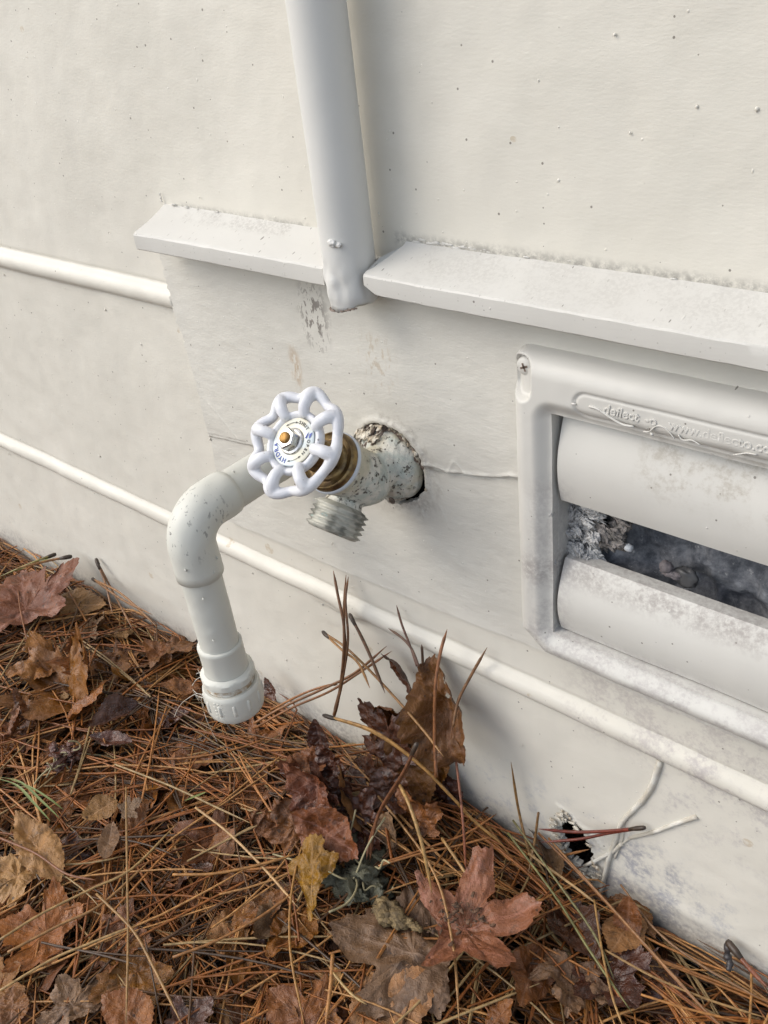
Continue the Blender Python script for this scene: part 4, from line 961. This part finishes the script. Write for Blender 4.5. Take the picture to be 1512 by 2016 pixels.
for (bx, by, bh, tx, ty, th, mt, kd, wf_, ro, lb, sd2) in [
  (690, 1560, .030, 640, 1455, .052, 'dark', 'oval', 1.2, 15, 'dark crumpled leaf behind the upright red brown leaf', 201),
  (600, 1650, .020, 545, 1560, .042, 'brown', 'maple', 1.0, -20, 'brown folded leaf at the left flank of the middle pile', 202),
  (720, 1620, .025, 655, 1530, .050, 'dark', 'maple', .9, 10, 'black brown leaf between the red brown leaves and the narrow tan leaf', 203),
  (800, 1600, .030, 735, 1500, .055, 'dark', 'oval', 1.2, -10, 'black shiny leaf in the middle of the pile below the toothed leaf', 204),
  (845, 1640, .020, 800, 1530, .050, 'brown', 'maple', .8, 20, 'long wet brown leaf hanging down the right side of the pile', 205),
  (870, 1540, .030, 835, 1450, .060, 'orange', 'oval', 1.0, -20, 'rusty leaf under the foot of the tall leaning leaf', 206),
  (790, 1420, .060, 735, 1380, .085, 'orange', 'maple', 1.0, 0, 'rust coloured leaf with pollen specks on top of the toothed leaf', 207),
  (905, 1590, .012, 860, 1500, .035, 'dark', 'oval', 1.2, 10, 'dark leaf at the wall foot right of the pile', 208),
  (680, 1690, .014, 760, 1640, .026, 'dark', 'maple', 1.0, 0, 'dark leaf beneath the right tip of the broad red brown leaf', 209),
  (560, 1640, .012, 500, 1590, .020, 'brown', 'oval', 1.1, 0, 'flat brown leaf left of the middle pile under needles', 210)]:
    leaf(kd, (bx, by, bh), (tx, ty, th), mt, lb, wf_, ro, .45, .9, .5, 1.7, 0, seed=sd2, up=(0, -.7, .6))
# --- lower middle and right
leaf('star', (862, 1840, .022), (1078, 1800, .028), 'pink', 'pinkish red star shaped sweetgum leaf with dark debris on it', .88, 6, .12, .5, .3, 1.0, seed=60)
leaf('maple', (885, 1905, .014), (640, 1822, .020), 'grey', 'large grizzled brown leaf pointing left at the bottom centre', .80, 0, .14, .25, .25, .9, seed=61, stem=0)
leaf('oval', (690, 2035, .008), (860, 1925, .016), 'tan', 'tan brown leaf half overlapping the large grizzled leaf at the bottom', 1.4, 0, .2, .3, .3, .7, seed=62)
leaf('oval', (1045, 1590, .004), (1100, 1735, .012), 'grey', 'long grey brown leaf lying along the foot of the wall left of the dark hole', .6, 10, .4, .3, .4, .6, seed=63)
leaf('narrow', (1240, 1760, 'y', -.012), (1232, 1880, 'y', -.030), 'brown', 'thin brown leaf standing against the wall at right', 1.5, 12, .5, .5, .5, .9, seed=64, up=(0, -1, .4))
leaf('oval', (1255, 1795, .010), (1200, 1885, .016), 'tan', 'golden tan leaf under crossing needles at the right', 1.1, 0, .3, .4, .4, .5, seed=65)
leaf('oval', (1090, 1770, .008), (1180, 1900, .014), 'dark', 'long dark maroon leaf right of the star shaped leaf', 1.0, 0, .4, .3, .4, .8, seed=66)
leaf('oval', (1060, 1860, .008), (1010, 2000, .014), 'brown', 'curled brown leaf standing at the bottom right of the star shaped leaf', .9, 24, .6, .7, .6, .9, seed=67)
leaf('maple', (1130, 1900, .008), (1110, 2020, .014), 'grey', 'grey brown wavy leaf at the bottom edge right of centre', .9, 10, .5, .6, .5, 1.2, seed=68)
leaf('maple', (1180, 1900, .006), (1260, 2000, .012), 'dark', 'dark purple brown leaf at the lower right under crossing needles', 1.1, 0, .3, .3, .3, 1., seed=69)
leaf('oval', (960, 2030, .010), (1015, 1970, .020), 'orange', 'orange brown leaf tip at the bottom edge below the star leaf', 1.3, 15, .4, .4, .4, .8, seed=70)
leaf('oval', (1200, 1760, .004), (1290, 1850, .008), 'brown', 'brown leaf scrap against the wall behind the golden tan leaf', .9, 0, .4, .3, .4, .9, seed=71)
leaf('oval', (1060, 1650, .004), (1105, 1612, .014), 'dark', 'small dark leaf tip near the left side of the dark wall hole', 1.2, 10, .5, .4, .4, .9, seed=72)
leaf('oval', (1330, 1900, .002), (1260, 1940, .008), 'dark', 'dark leaf pressed beneath needles at the right foot of the wall', 1.2, 0, .3, .3, .4, .9, seed=73)
leaf('oval', (960, 1570, .006), (1030, 1600, .010), 'grey', 'torn mottled leaf scrap at the wall foot between pile and hole', 1.3, 0, .3, .5, .4, 1.3, seed=74)

# --- dead plant, seed husk, pine cone crumb
def dead_plant(px, py, h, label, seed, mat, n, R_, name):
    c = G(px, py, h); o = empty(name, c, label, 'dead plant'); r = np.random.default_rng(seed)
    mb = MB()
    for k in range(n):
        rot = np.array(Matrix.Rotation(r.uniform(0, 6.28), 3, 'Z') @ Matrix.Rotation(r.uniform(-1.2, 1.2), 3, 'X'))
        crumple(mb, c+r.normal(0, R_*.42, 3)*V(1, 1, .5), (r.uniform(.2, .5)*R_, r.uniform(.15, .35)*R_, .0011), seed*50+k, 3, .8, 3, rot)
    a = mb.attr; me = mb.build('withered_leaves', LM[mat], o)
    at = me.data.attributes.new('vein', 'FLOAT', 'POINT')
    mb = MB()
    for k in range(7):
        p = c+r.normal(0, R_*.3, 3)*V(1, 1, .3)+V(0, 0, .004); pts = [p]; d = norm(r.normal(0, 1, 3)*V(1, 1, .4))*R_*.28
        for i in range(5): pts.append(pts[-1]+d); d = d+r.normal(0, 1, 3)*R_*.16
        tube(mb, spline(pts, 4), .0007, 5)
    mb.build('wiry_stems', plain('pale_stem', (.30, .26, .15), .6), o)
dead_plant(712, 1735, .014, 'withered grey green plant clump just right of the yellow leaf', 4, 'green', 34, .020, 'dead_plant')
dead_plant(128, 1490, .008, 'dark brown crumbled plant clump in needles at the left', 6, 'dark', 30, .014, 'dead_plant')
o = MB()
for k in range(16):
    t = k/15; c = G(752+75*t, 1790+40*t, .016)
    R = np.array(Matrix.Rotation(rng.uniform(-.5, .5), 3, 'Z')); crumple(o, c+rng.normal(0, .002, 3)*(1-t), (.0065*(1.05-t)+.0015, .0045*(1.1-t)+.001, .003*(1.1-t)+.001), k+5, 3, .7, 3, R)
o = o.build('seed_husk', plain('husk', (.24, .17, .08), .7, 0, (500, .001), (.10, .07, .035), 200), None, origin=G(752, 1790, .01)); tag(o, 'yellowish shrivelled seed husk left of the star shaped leaf', 'seed husk')
def debris_on_star():
    mb = MB()
    for k in range(60):
        c = G(905+rng.normal(0, 30), 1805+rng.normal(0, 24), .0295+.001*rng.random()); r = rng.uniform(.0004, .0012); crumple(mb, c, (r*2.0, r, r*.5), k, 2, .7, 3, np.array(Matrix.Rotation(rng.uniform(0, 6), 3, 'Z')))
    o = mb.build('bark_crumbs', plain('crumbs', (.045, .028, .018), .8, 0, None, (.13, .07, .04), 400), None, origin=G(905, 1800, .018)); tag(o, 'dark bark crumbs scattered on the star shaped leaf', 'bark crumbs', kind='stuff')
debris_on_star()

# --- smaller leaves between and under the needles
small = {'tan': 'small tan leaf partly buried in the needle litter', 'brown': 'small brown leaf partly buried in the needle litter', 'orange': 'small orange brown leaf partly buried in the needle litter',
         'dark': 'small dark wet leaf partly buried in the needle litter', 'grey': 'small grey brown leaf partly buried in the needle litter'}
protos = {}
k = 0; r5 = np.random.default_rng(55)
kinds = ['oval', 'maple', 'oval', 'star', 'oval']
while k < 235:
    x = r5.uniform(-1.1, .05); y = -r5.uniform(.006, .42)**1.0
    if k > 110:
        cx, cy, sx2, sy2 = [(-.72, -.05, .12, .05), (-.50, -.26, .08, .06), (-.20, -.10, .05, .04), (-.62, -.10, .10, .06), (-.30, -.17, .05, .03)][k % 5]; x = cx+sx2*r5.standard_normal(); y = min(-.01, cy+sy2*r5.standard_normal())
    if x+.55 < -1.9*abs(y)*2.2-.1: continue
    m = r5.choice(['tan', 'brown', 'orange', 'dark', 'grey', 'brown', 'brown', 'dark']); kd = kinds[k % 5]; key = (m, kd, int(r5.integers(2)))
    if key not in protos:
        L = r5.uniform(.030, .058); mbp = leaf_mesh(kd, 100+len(protos), L, r5.uniform(.8, 1.2), r5.uniform(.1, .6), r5.uniform(.2, 1.0), .4, 1.3, 0, M=8, N=80)
        o = mbp.build('small_leaf', LM[m]); protos[key] = o
    else:
        o = protos[key].copy(); COL.objects.link(o)
    a = r5.uniform(0, 6.28); z = float(ground_h(x, y))-r5.uniform(.004, .014)
    b = V(x, y, z); tdir = V(math.cos(a), math.sin(a), r5.uniform(-.1, .3)); 
    if b[1]+tdir[1]*.04 > -.006: tdir[1] = -abs(tdir[1])
    place(o, b, b+tdir*.04, r5.uniform(-25, 25)); tag(o, small[m], 'leaf', 'small %s leaves in the litter' % m); k += 1

# --- leaf crumbs: an uncountable under-layer
mb = MB(); r6 = np.random.default_rng(66); pal = [(.20, .10, .05), (.13, .06, .03), (.24, .13, .065), (.07, .035, .02), (.17, .12, .08)]
for k in range(2600):
    x = r6.uniform(-1.15, .1); y = -r6.uniform(.003, .5); z = float(ground_h(x, y))-r6.uniform(.010, .020); s_l = r6.uniform(.006, .022); a0 = r6.uniform(0, 6.28)
    n = 9; ang = a0+np.linspace(0, 2*np.pi, n, endpoint=False); rad = s_l*r6.uniform(.35, 1, n)
    vx = x+rad*np.cos(ang); vy = np.minimum(y+rad*np.sin(ang), -.002); vz = z+r6.normal(0, .0035, n)
    vs = np.vstack([[x, min(y, -.003), z+.003*r6.standard_normal()], np.stack([vx, vy, vz], -1)])
    c = V(*pal[r6.integers(5)])*r6.uniform(.6, 1.3)
    mb.add(vs, [(0, 1+i, 1+(i+1) % n) for i in range(n)], tint=np.repeat(c[None], n+1, 0))
def tint_mat(name, rough, bumpd, spec=.4):
    s = S(name); p = s.pos(); c = s.attr('tint', True); nz = s.noise(p, 300, 4, .6)
    c2 = s.nd('ShaderNodeHueSaturation'); c2.inputs['Saturation'].default_value = 1.12; s.set(c2.inputs['Color'], c); s.set(c2.inputs['Value'], s.rng(nz, .3, .7, .58, 1.12)); s.bump(nz, bumpd, 1); s.b.inputs['Specular IOR Level'].default_value = spec
    return finish(s, '', c2.outputs[0], rough)
tag(mb.build('leaf_crumbs', tint_mat('crumb_tint', .7, .001)), 'broken leaf fragments forming the under layer of the litter', 'leaf litter', kind='stuff')

# --- pine needles
NP = [((.35, .165, .07), 5), ((.28, .115, .046), 5), ((.21, .082, .034), 5), ((.45, .25, .115), 3), ((.12, .065, .035), 3), ((.07, .042, .026), 2.5), ((.33, .23, .12), 2.5)]
npw = np.array([w for _, w in NP]); npw = npw/npw.sum()
def needle_path(p, a, L, bend, dz, r, n=8, sag=True):
    pts = []; ang = a; q = np.array(p, float); st = L/(n-1)
    for i in range(n):
        pts.append(q.copy()); q = q+V(math.cos(ang), math.sin(ang), dz)*st; ang += bend/(n-1)
    return np.array(pts)
mb = MB(); r7 = np.random.default_rng(77); cnt = 0
while cnt < 9000:
    x = r7.uniform(-1.15, .10); y = -abs(r7.uniform(.0, .46))
    vis_ = G(0, 2016)[0]
    if y < -.10 and x > -.05: continue
    L = r7.uniform(.06, .17); lay = r7.random(); reg = math.sin(x*7)+math.cos(y*11+x*3)
    a = r7.normal(.55+.5*reg, .75) if r7.random() < .62 else r7.uniform(0, math.pi)
    if y > -.05 and r7.random() < .75: a = r7.normal(0, .28)+math.pi*(r7.random() < .5)
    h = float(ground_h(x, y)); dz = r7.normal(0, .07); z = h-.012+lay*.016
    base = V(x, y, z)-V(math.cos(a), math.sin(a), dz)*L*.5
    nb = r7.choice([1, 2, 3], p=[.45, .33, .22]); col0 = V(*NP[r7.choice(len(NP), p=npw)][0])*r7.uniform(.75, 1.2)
    col0 = col0*(.5+.55*min(1, lay*1.35))  # lower needles darkened, shade of the gaps painted into their tint
    bend = r7.normal(0, .28)
    for j in range(nb):
        pts = needle_path(base, a+r7.normal(0, .035)*(j > 0), L*(1-.06*j), bend+r7.normal(0, .06), dz+r7.normal(0, .012), r7)
        gh = ground_h(pts[:, 0], pts[:, 1]); pts[:, 2] = np.maximum(pts[:, 2], gh-.016)
        pts[:, 2] = pts[:, 2]*.55+(gh-.012+lay*.016)*.45
        pts[:, 1] = np.minimum(pts[:, 1], -.0025-.004*r7.random()); w = r7.uniform(.00050, .00088)
        rad = np.full(len(pts), w); rad[-1] = w*.25; rad[0] = w*.8; rad[-2] = w*.75
        tube(mb, pts, rad, 4, caps=False, tint=col0)
    cnt += nb
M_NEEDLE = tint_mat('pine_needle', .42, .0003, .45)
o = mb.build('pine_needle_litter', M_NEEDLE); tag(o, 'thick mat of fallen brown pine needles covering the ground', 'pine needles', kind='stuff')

# a loose top layer lying over the leaves
mb = MB()
for k in range(420):
    x = r7.uniform(-1.0, .05); y = -r7.uniform(.01, .36); L = r7.uniform(.07, .16); a = r7.uniform(0, math.pi); h = float(ground_h(x, y))
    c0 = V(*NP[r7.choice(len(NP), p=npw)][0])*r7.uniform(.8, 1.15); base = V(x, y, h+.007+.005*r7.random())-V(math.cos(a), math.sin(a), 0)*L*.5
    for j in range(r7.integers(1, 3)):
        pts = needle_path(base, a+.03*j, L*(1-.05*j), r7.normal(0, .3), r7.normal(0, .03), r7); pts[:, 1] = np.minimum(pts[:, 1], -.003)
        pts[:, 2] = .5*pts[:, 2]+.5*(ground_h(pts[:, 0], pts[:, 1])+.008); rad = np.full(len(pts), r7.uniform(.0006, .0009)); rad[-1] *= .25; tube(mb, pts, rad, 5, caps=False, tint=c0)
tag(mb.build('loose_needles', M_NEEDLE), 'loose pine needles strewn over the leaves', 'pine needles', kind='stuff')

# --- needles that stand out one by one
def needles(paths, label, w=.0009, col=(.24, .12, .05), sheath=True, name='pine_needle', cat='pine needle', group=None):
    """paths: lists of points; the first point is the shared butt end"""
    P0 = PT(paths[0][0]); mb = MB()
    for pts in paths:
        q = spline([PT(p) for p in pts], 7); w = w*.92; rad = np.full(len(q), w*rng.uniform(.9, 1.05)); rad[-3:] = [w*.7, w*.45, w*.15]; tube(mb, q, rad, 6, tint=V(*col)*rng.uniform(.85, 1.15))
    o = mb.build(name, M_NEEDLE, None, origin=P0); tag(o, label, cat, group)
    if sheath:
        q = [PT(p) for p in paths[0][:2]]; d = norm(q[1]-q[0]); mb = MB(); tube(mb, [q[0]-d*.002, q[0], q[0]+d*.005, q[0]+d*.010], [w*1.0, w*1.6, w*1.6, w*1.1], 7, tint=(.05, .035, .025)); s_ = mb.build('sheath', M_NEEDLE, o)
        s_.matrix_parent_inverse = Matrix.Translation(-Vector(P0))
    return o
y = 'y'
def C5(cx, cy): return 500+cx/3.024, 1100+cy/3.024
def c5(pts, d0, d1):
    n = len(pts); return [(*C5(*p), 'y', d0+(d1-d0)*i/max(1, n-1)) for i, p in enumerate(pts)]
needles([c5([(470, 960), (500, 850), (530, 620), (535, 400), (500, 220), (472, 70)], -.05, -.006)], 'tall bent needle against the wall, leftmost of the upright bunch', .0011, (.15, .075, .04), False)
needles([c5([(475, 930), (520, 760), (545, 560), (535, 350), (548, 95)], -.048, -.006)], 'straight tall needle in the middle of the upright bunch', .0011, (.20, .10, .05), False)
needles([c5([(480, 900), (530, 700), (560, 480), (545, 250), (562, 105)], -.045, -.005)], 'rightmost tall needle of the upright bunch', .0010, (.18, .09, .045), False)
needles([c5([(415, 440), (520, 540), (620, 620), (690, 770)], -.012, -.04), c5([(415, 440), (560, 540), (760, 740), (1000, 1010), (1130, 1180)], -.012, -.045)], 'pair of needles with a black butt end running down right across the wall', .0011, (.30, .17, .08))
needles([c5([(575, 340), (640, 470), (700, 600), (760, 760)], -.010, -.04), c5([(575, 340), (650, 480), (720, 640), (780, 800)], -.010, -.035)], 'short dark needle pair hanging beside the upright bunch', .0011, (.11, .055, .03))
needles([c5([(0, 980), (180, 880), (400, 780), (600, 680), (790, 520)], -.07, -.008)], 'long needle rising right toward the wall behind the upright bunch', .0010, (.24, .12, .06), False)
needles([c5([(0, 1010), (220, 890), (450, 790), (640, 670), (820, 550)], -.07, -.010)], 'long needle just below its twin rising right behind the upright bunch', .0010, (.21, .10, .05), False)
needles([c5([(100, 900), (300, 800), (440, 755), (500, 750)], -.05, -.02)], 'curved needle with a black tip ending at the upright bunch', .0011, (.28, .14, .07), False)
needles([c5([(970, 640), (930, 520), (880, 390), (848, 275)], -.02, -.004)], 'thin upright needle above the leaf pile touching the lower batten', .0009, (.13, .07, .05), False)
needles([c5([(980, 640), (940, 540), (880, 470), (800, 415)], -.02, -.006)], 'thin forked needle leaning left above the leaf pile', .0009, (.12, .07, .05), False)
needles([c5([(1085, 1300), (1075, 1050), (1080, 760), (1110, 560), (1150, 420)], -.05, -.006)], 'tall needle passing in front of the leaf leaning on the wall', .0011, (.22, .10, .05), False)
needles([c5([(1185, 1000), (1215, 850), (1290, 700), (1388, 528)], -.03, -.004)], 'needle slanting up right from the leaning leaf onto the wall', .0010, (.20, .11, .06), False)
needles([c5([(1005, 630), (1002, 560), (998, 510)], -.012, -.008)], 'very short dark needle above the leaning leaf', .0010, (.09, .05, .03), False)
needles([c5([(1200, 1180), (1225, 1380), (1245, 1580), (1265, 1900)], -.02, -.06)], 'reddish needle dropping from the leaning leaf to the ground', .0010, (.26, .11, .07), False)
needles([c5([(425, 935), (700, 1020), (960, 1200), (1180, 1420), (1300, 1550), (1500, 1720)], -.06, -.03), c5([(425, 935), (720, 1040), (1000, 1240), (1200, 1450)], -.06, -.03)], 'long straw coloured pair running down right across the leaf pile', .0011, (.36, .21, .09))
needles([c5([(965, 1110), (890, 1270), (760, 1480), (710, 1640), (690, 1800)], -.06, -.09), c5([(965, 1110), (880, 1300), (750, 1510), (690, 1680), (670, 1790)], -.06, -.09)], 'dark needle pair with thick sheath hanging in front of the leaf pile', .0012, (.15, .07, .04))
needles([c5([(870, 1350), (930, 1480), (1000, 1700), (1060, 1990)], -.07, -.10)], 'straw needle in front of the pile pointing at the star leaf', .0012, (.38, .24, .11), False)
# long crossing needles in the litter, by position in the photograph
def lit(pts, h=.020, dh=0): return [(px, py, h+dh*i) for i, (px, py) in enumerate(pts)]
cross = [
 ([(722, 1540), (845, 1700), (890, 1850), (905, 2025)], 'long needle crossing the left arm of the star leaf down to the bottom edge', (.33, .19, .09), .0012, .040, -.006),
 ([(1000, 1640), (1090, 1760), (1160, 1870), (1245, 1995)], 'olive green needle running down right beside the dark maroon leaf', (.17, .16, .065), .0012, .026, -.003),
 ([(1010, 1615), (1100, 1740), (1170, 1840), (1210, 1930)], 'second olive green needle just right of its twin', (.19, .17, .08), .0011, .026, -.003),
 ([(1040, 1680), (1130, 1745), (1175, 1780)], 'pale straw needle ending at a joint near the dark hole', (.48, .32, .17), .0013, .020, 0),
 ([(1170, 1772), (1185, 1870), (1205, 1960), (1230, 2030)], 'thin straw needle hanging from the joint down to the bottom', (.36, .22, .10), .0010, .020, 0),
 ([(1060, 1640), (1150, 1730), (1260, 1850), (1360, 1960), (1430, 2030)], 'thick brown needle running parallel to the wall foot at right', (.26, .13, .065), .0014, .018, 0),
 ([(1080, 1650), (1180, 1760), (1280, 1870), (1390, 1990)], 'brown needle beside the thick one along the wall foot at right', (.30, .16, .08), .0011, .020, 0),
 ([(1222, 1742), (1290, 1830), (1380, 1900), (1512, 1975)], 'needle touching the wall from the thin brown leaf to the right edge', (.24, .14, .08), .0011, .012, 0),
 ([(1190, 1870), (1290, 1925), (1400, 1970), (1512, 2005)], 'straw needle crossing low at the right corner', (.40, .25, .12), .0010, .018, 0),
 ([(1262, 1958), (1350, 1985), (1460, 2012)], 'orange needle nearest the bottom right corner', (.38, .19, .08), .0010, .022, 0),
 ([(248, 1550), (250, 1700), (252, 1850), (248, 2025)], 'long straight needle running vertically down to the bottom edge at left', (.28, .17, .08), .0012, .022, 0),
 ([(190, 1760), (260, 1830), (300, 1900), (360, 2020)], 'needle slanting down right across the vertical one at left', (.30, .18, .085), .0013, .022, 0),
 ([(0, 1850), (80, 1800), (180, 1750), (260, 1710), (350, 1620)], 'long tan needle rising to the right from the left edge', (.38, .25, .12), .0012, .022, 0),
 ([(0, 1950), (100, 1890), (170, 1860), (270, 1820)], 'pale needle at the lower left rising right over the orange leaf', (.42, .28, .14), .0013, .020, 0),
 ([(15, 1875), (120, 1820), (200, 1780), (300, 1690)], 'brown needle with a dark butt crossing the wide orange leaf', (.30, .17, .08), .0013, .020, 0),
 ([(385, 1590), (450, 1640), (520, 1710), (590, 1790)], 'pale thick needle pair left of the yellow leaf', (.46, .30, .16), .0014, .022, 0),
 ([(340, 1722), (420, 1720), (500, 1705), (590, 1680)], 'rusty needle lying nearly level left of the yellow leaf', (.40, .21, .09), .0013, .024, 0),
 ([(340, 1885), (430, 1850), (520, 1800), (600, 1740)], 'rust needle with black end rising toward the yellow leaf', (.36, .18, .08), .0013, .022, 0),
 ([(0, 1650), (70, 1680), (130, 1720), (190, 1733)], 'reddish needle crossing the long mottled tan leaf', (.26, .12, .07), .0014, .026, 0),
 ([(640, 1560), (585, 1700), (570, 1850), (600, 2025)], 'orange needle passing left of the yellow leaf to the bottom', (.40, .22, .09), .0012, .026, 0),
 ([(655, 1880), (650, 1950), (640, 2025)], 'thick orange needle at the bottom edge in front of the grizzled leaf', (.42, .22, .10), .0017, .026, 0),
 ([(655, 1915), (690, 1955), (722, 1978)], 'short pale needle lying on the left of the grizzled leaf', (.46, .32, .16), .0012, .026, 0),
 ([(745, 1705), (830, 1680), (900, 1665), (978, 1645)], 'orange needle lying level above the star leaf', (.38, .19, .09), .0011, .028, 0),
 ([(750, 1700), (840, 1670), (920, 1640), (978, 1602)], 'orange needle rising right from the withered plant', (.36, .17, .08), .0011, .028, 0),
 ([(870, 1650), (930, 1740), (960, 1800)], 'thick pale needle ending on the star leaf', (.40, .25, .12), .0015, .030, -.002),
 ([(60, 1290), (40, 1200), (35, 1150)], 'reddish needle lying on the large reddish leaf at left', (.27, .12, .06), .0010, .024, 0),
 ([(275, 1080), (350, 1180), (400, 1230)], None, None, 0, 0, 0),
]
for pts, lb, c_, w_, h_, dh_ in cross:
    if lb is None: continue
    needles([lit(pts, h_, dh_)], lb, w_*.78, V(*c_)*.88, False)
# twigs against the wall on the left
needles([[(190, 1103, y, -.004), (208, 1150, y, -.012), (222, 1210, y, -.03)], [(190, 1103, y, -.004), (225, 1170, y, -.012), (262, 1240, y, -.03)]], 'needle pair with dark butt leaning on the wall left of the pipe', .0014, (.20, .11, .06))
needles([[(183, 1140, y, -.010), (240, 1180, y, -.02), (300, 1210, y, -.03)], [(183, 1140, y, -.010), (240, 1170, y, -.02), (310, 1235, y, -.03)]], 'needle pair with black butt lying below the leaning pair near the wall', .0013, (.26, .14, .07))
needles([[(138, 1096, y, -.012), (95, 1104, y, -.03), (30, 1120, y, -.06)]], 'needle with dark tip sticking right at the upper left of the litter', .0015, (.26, .14, .07))
needles([[(107, 1092, y, -.012), (70, 1105, y, -.03), (0, 1135, y, -.06)]], 'greenish needle sticking right just above the dark tipped one', .0014, (.24, .20, .08))
needles([[(1265, 1630, y, -.004), (1200, 1636, y, -.006), (1130, 1638, y, -.01), (1060, 1632, y, -.02)], [(1265, 1630, y, -.004), (1200, 1640, y, -.006), (1140, 1652, y, -.01), (1066, 1658, y, -.02)]], 'dark red needle pair lying across the hole under the vine stem', .0011, (.13, .035, .025))
needles([[(1110, 1684, y, -.004), (1160, 1672, y, -.003)]], 'short rusty needle crossing the dark hole', .0010, (.28, .14, .07), False)
needles([[(1045, 1690, y, -.02), (1022, 1600, y, -.008), (1006, 1500, y, -.006)]], 'upright thin needle at the wall left of the hole', .0010, (.22, .13, .06), False)
needles([[(1060, 1600, y, -.01), (1052, 1660, y, -.015), (1040, 1720, y, -.03)]], 'short upright curved needle at the wall close to the hole', .0009, (.20, .12, .06), False)
needles([[(1436, 1858, y, -.006), (1470, 1900, y, -.012), (1512, 1945, y, -.02)]], 'reddish twig end leaning on the wall in the lower right corner', .0016, (.20, .08, .05))
mb = MB(); P = spline([WY(1434, 1860, -.006), WY(1432, 1880, -.008), WY(1437, 1895, -.010), WY(1434, 1912, -.014)], 5); tube(mb, P, [.0022, .0026, .0024, .0018, .0015, .0022, .0027, .0024, .0019, .0016, .0021, .0022, .0018, .0016, .0015, .0014][:len(P)], 8, tint=(.05, .045, .045))
o = mb.build('twig', M_NEEDLE, None, origin=P[0]); tag(o, 'short black knobby twig standing at the wall in the lower right corner', 'twig')
# blades of green grass
gm = plain('grass_blade', (.15, .19, .06), .5, 0, None, (.20, .22, .07), 90)
for pts, lb in (([(-5, 1530, .03), (40, 1540, .034), (85, 1580, .026), (118, 1612, .018)], 'green grass blade bending right at the left edge, upper of three'),
                ([(-5, 1533, .03), (35, 1548, .033), (70, 1585, .026), (100, 1618, .018)], 'green grass blade at the left edge, lowest of three'),
                ([(20, 1535, .03), (60, 1550, .033), (100, 1575, .028), (125, 1595, .020)], 'short green grass blade at the left edge, rightmost of three'),
                ([(405, 1560, .02), (362, 1578, .02)], 'short green grass sliver among needles below the pipe cap'),
                ([(110, 1095, .012), (30, 1125, .012)], 'faint green blade at the upper left end of the litter')):
    q = spline([PT(p) for p in pts], 8); n = len(q); mb = MB(); sd_ = V(.0014, .0009, 0); prf = np.sin(np.linspace(.5, math.pi, n))**.6
    vs = []; 
    for i in range(n):
        for k_ in (-1, 0, 1): vs.append(q[i]+sd_*k_*prf[i]+V(0, 0, .0005*(k_ != 0)))
    mb.add(vs, [(3*i+j, 3*i+j+1, 3*i+j+4, 3*i+j+3) for i in range(n-1) for j in (0, 1)]); o = mb.build('grass_blade', gm, None, origin=q[0]); tag(o, lb, 'grass blade')
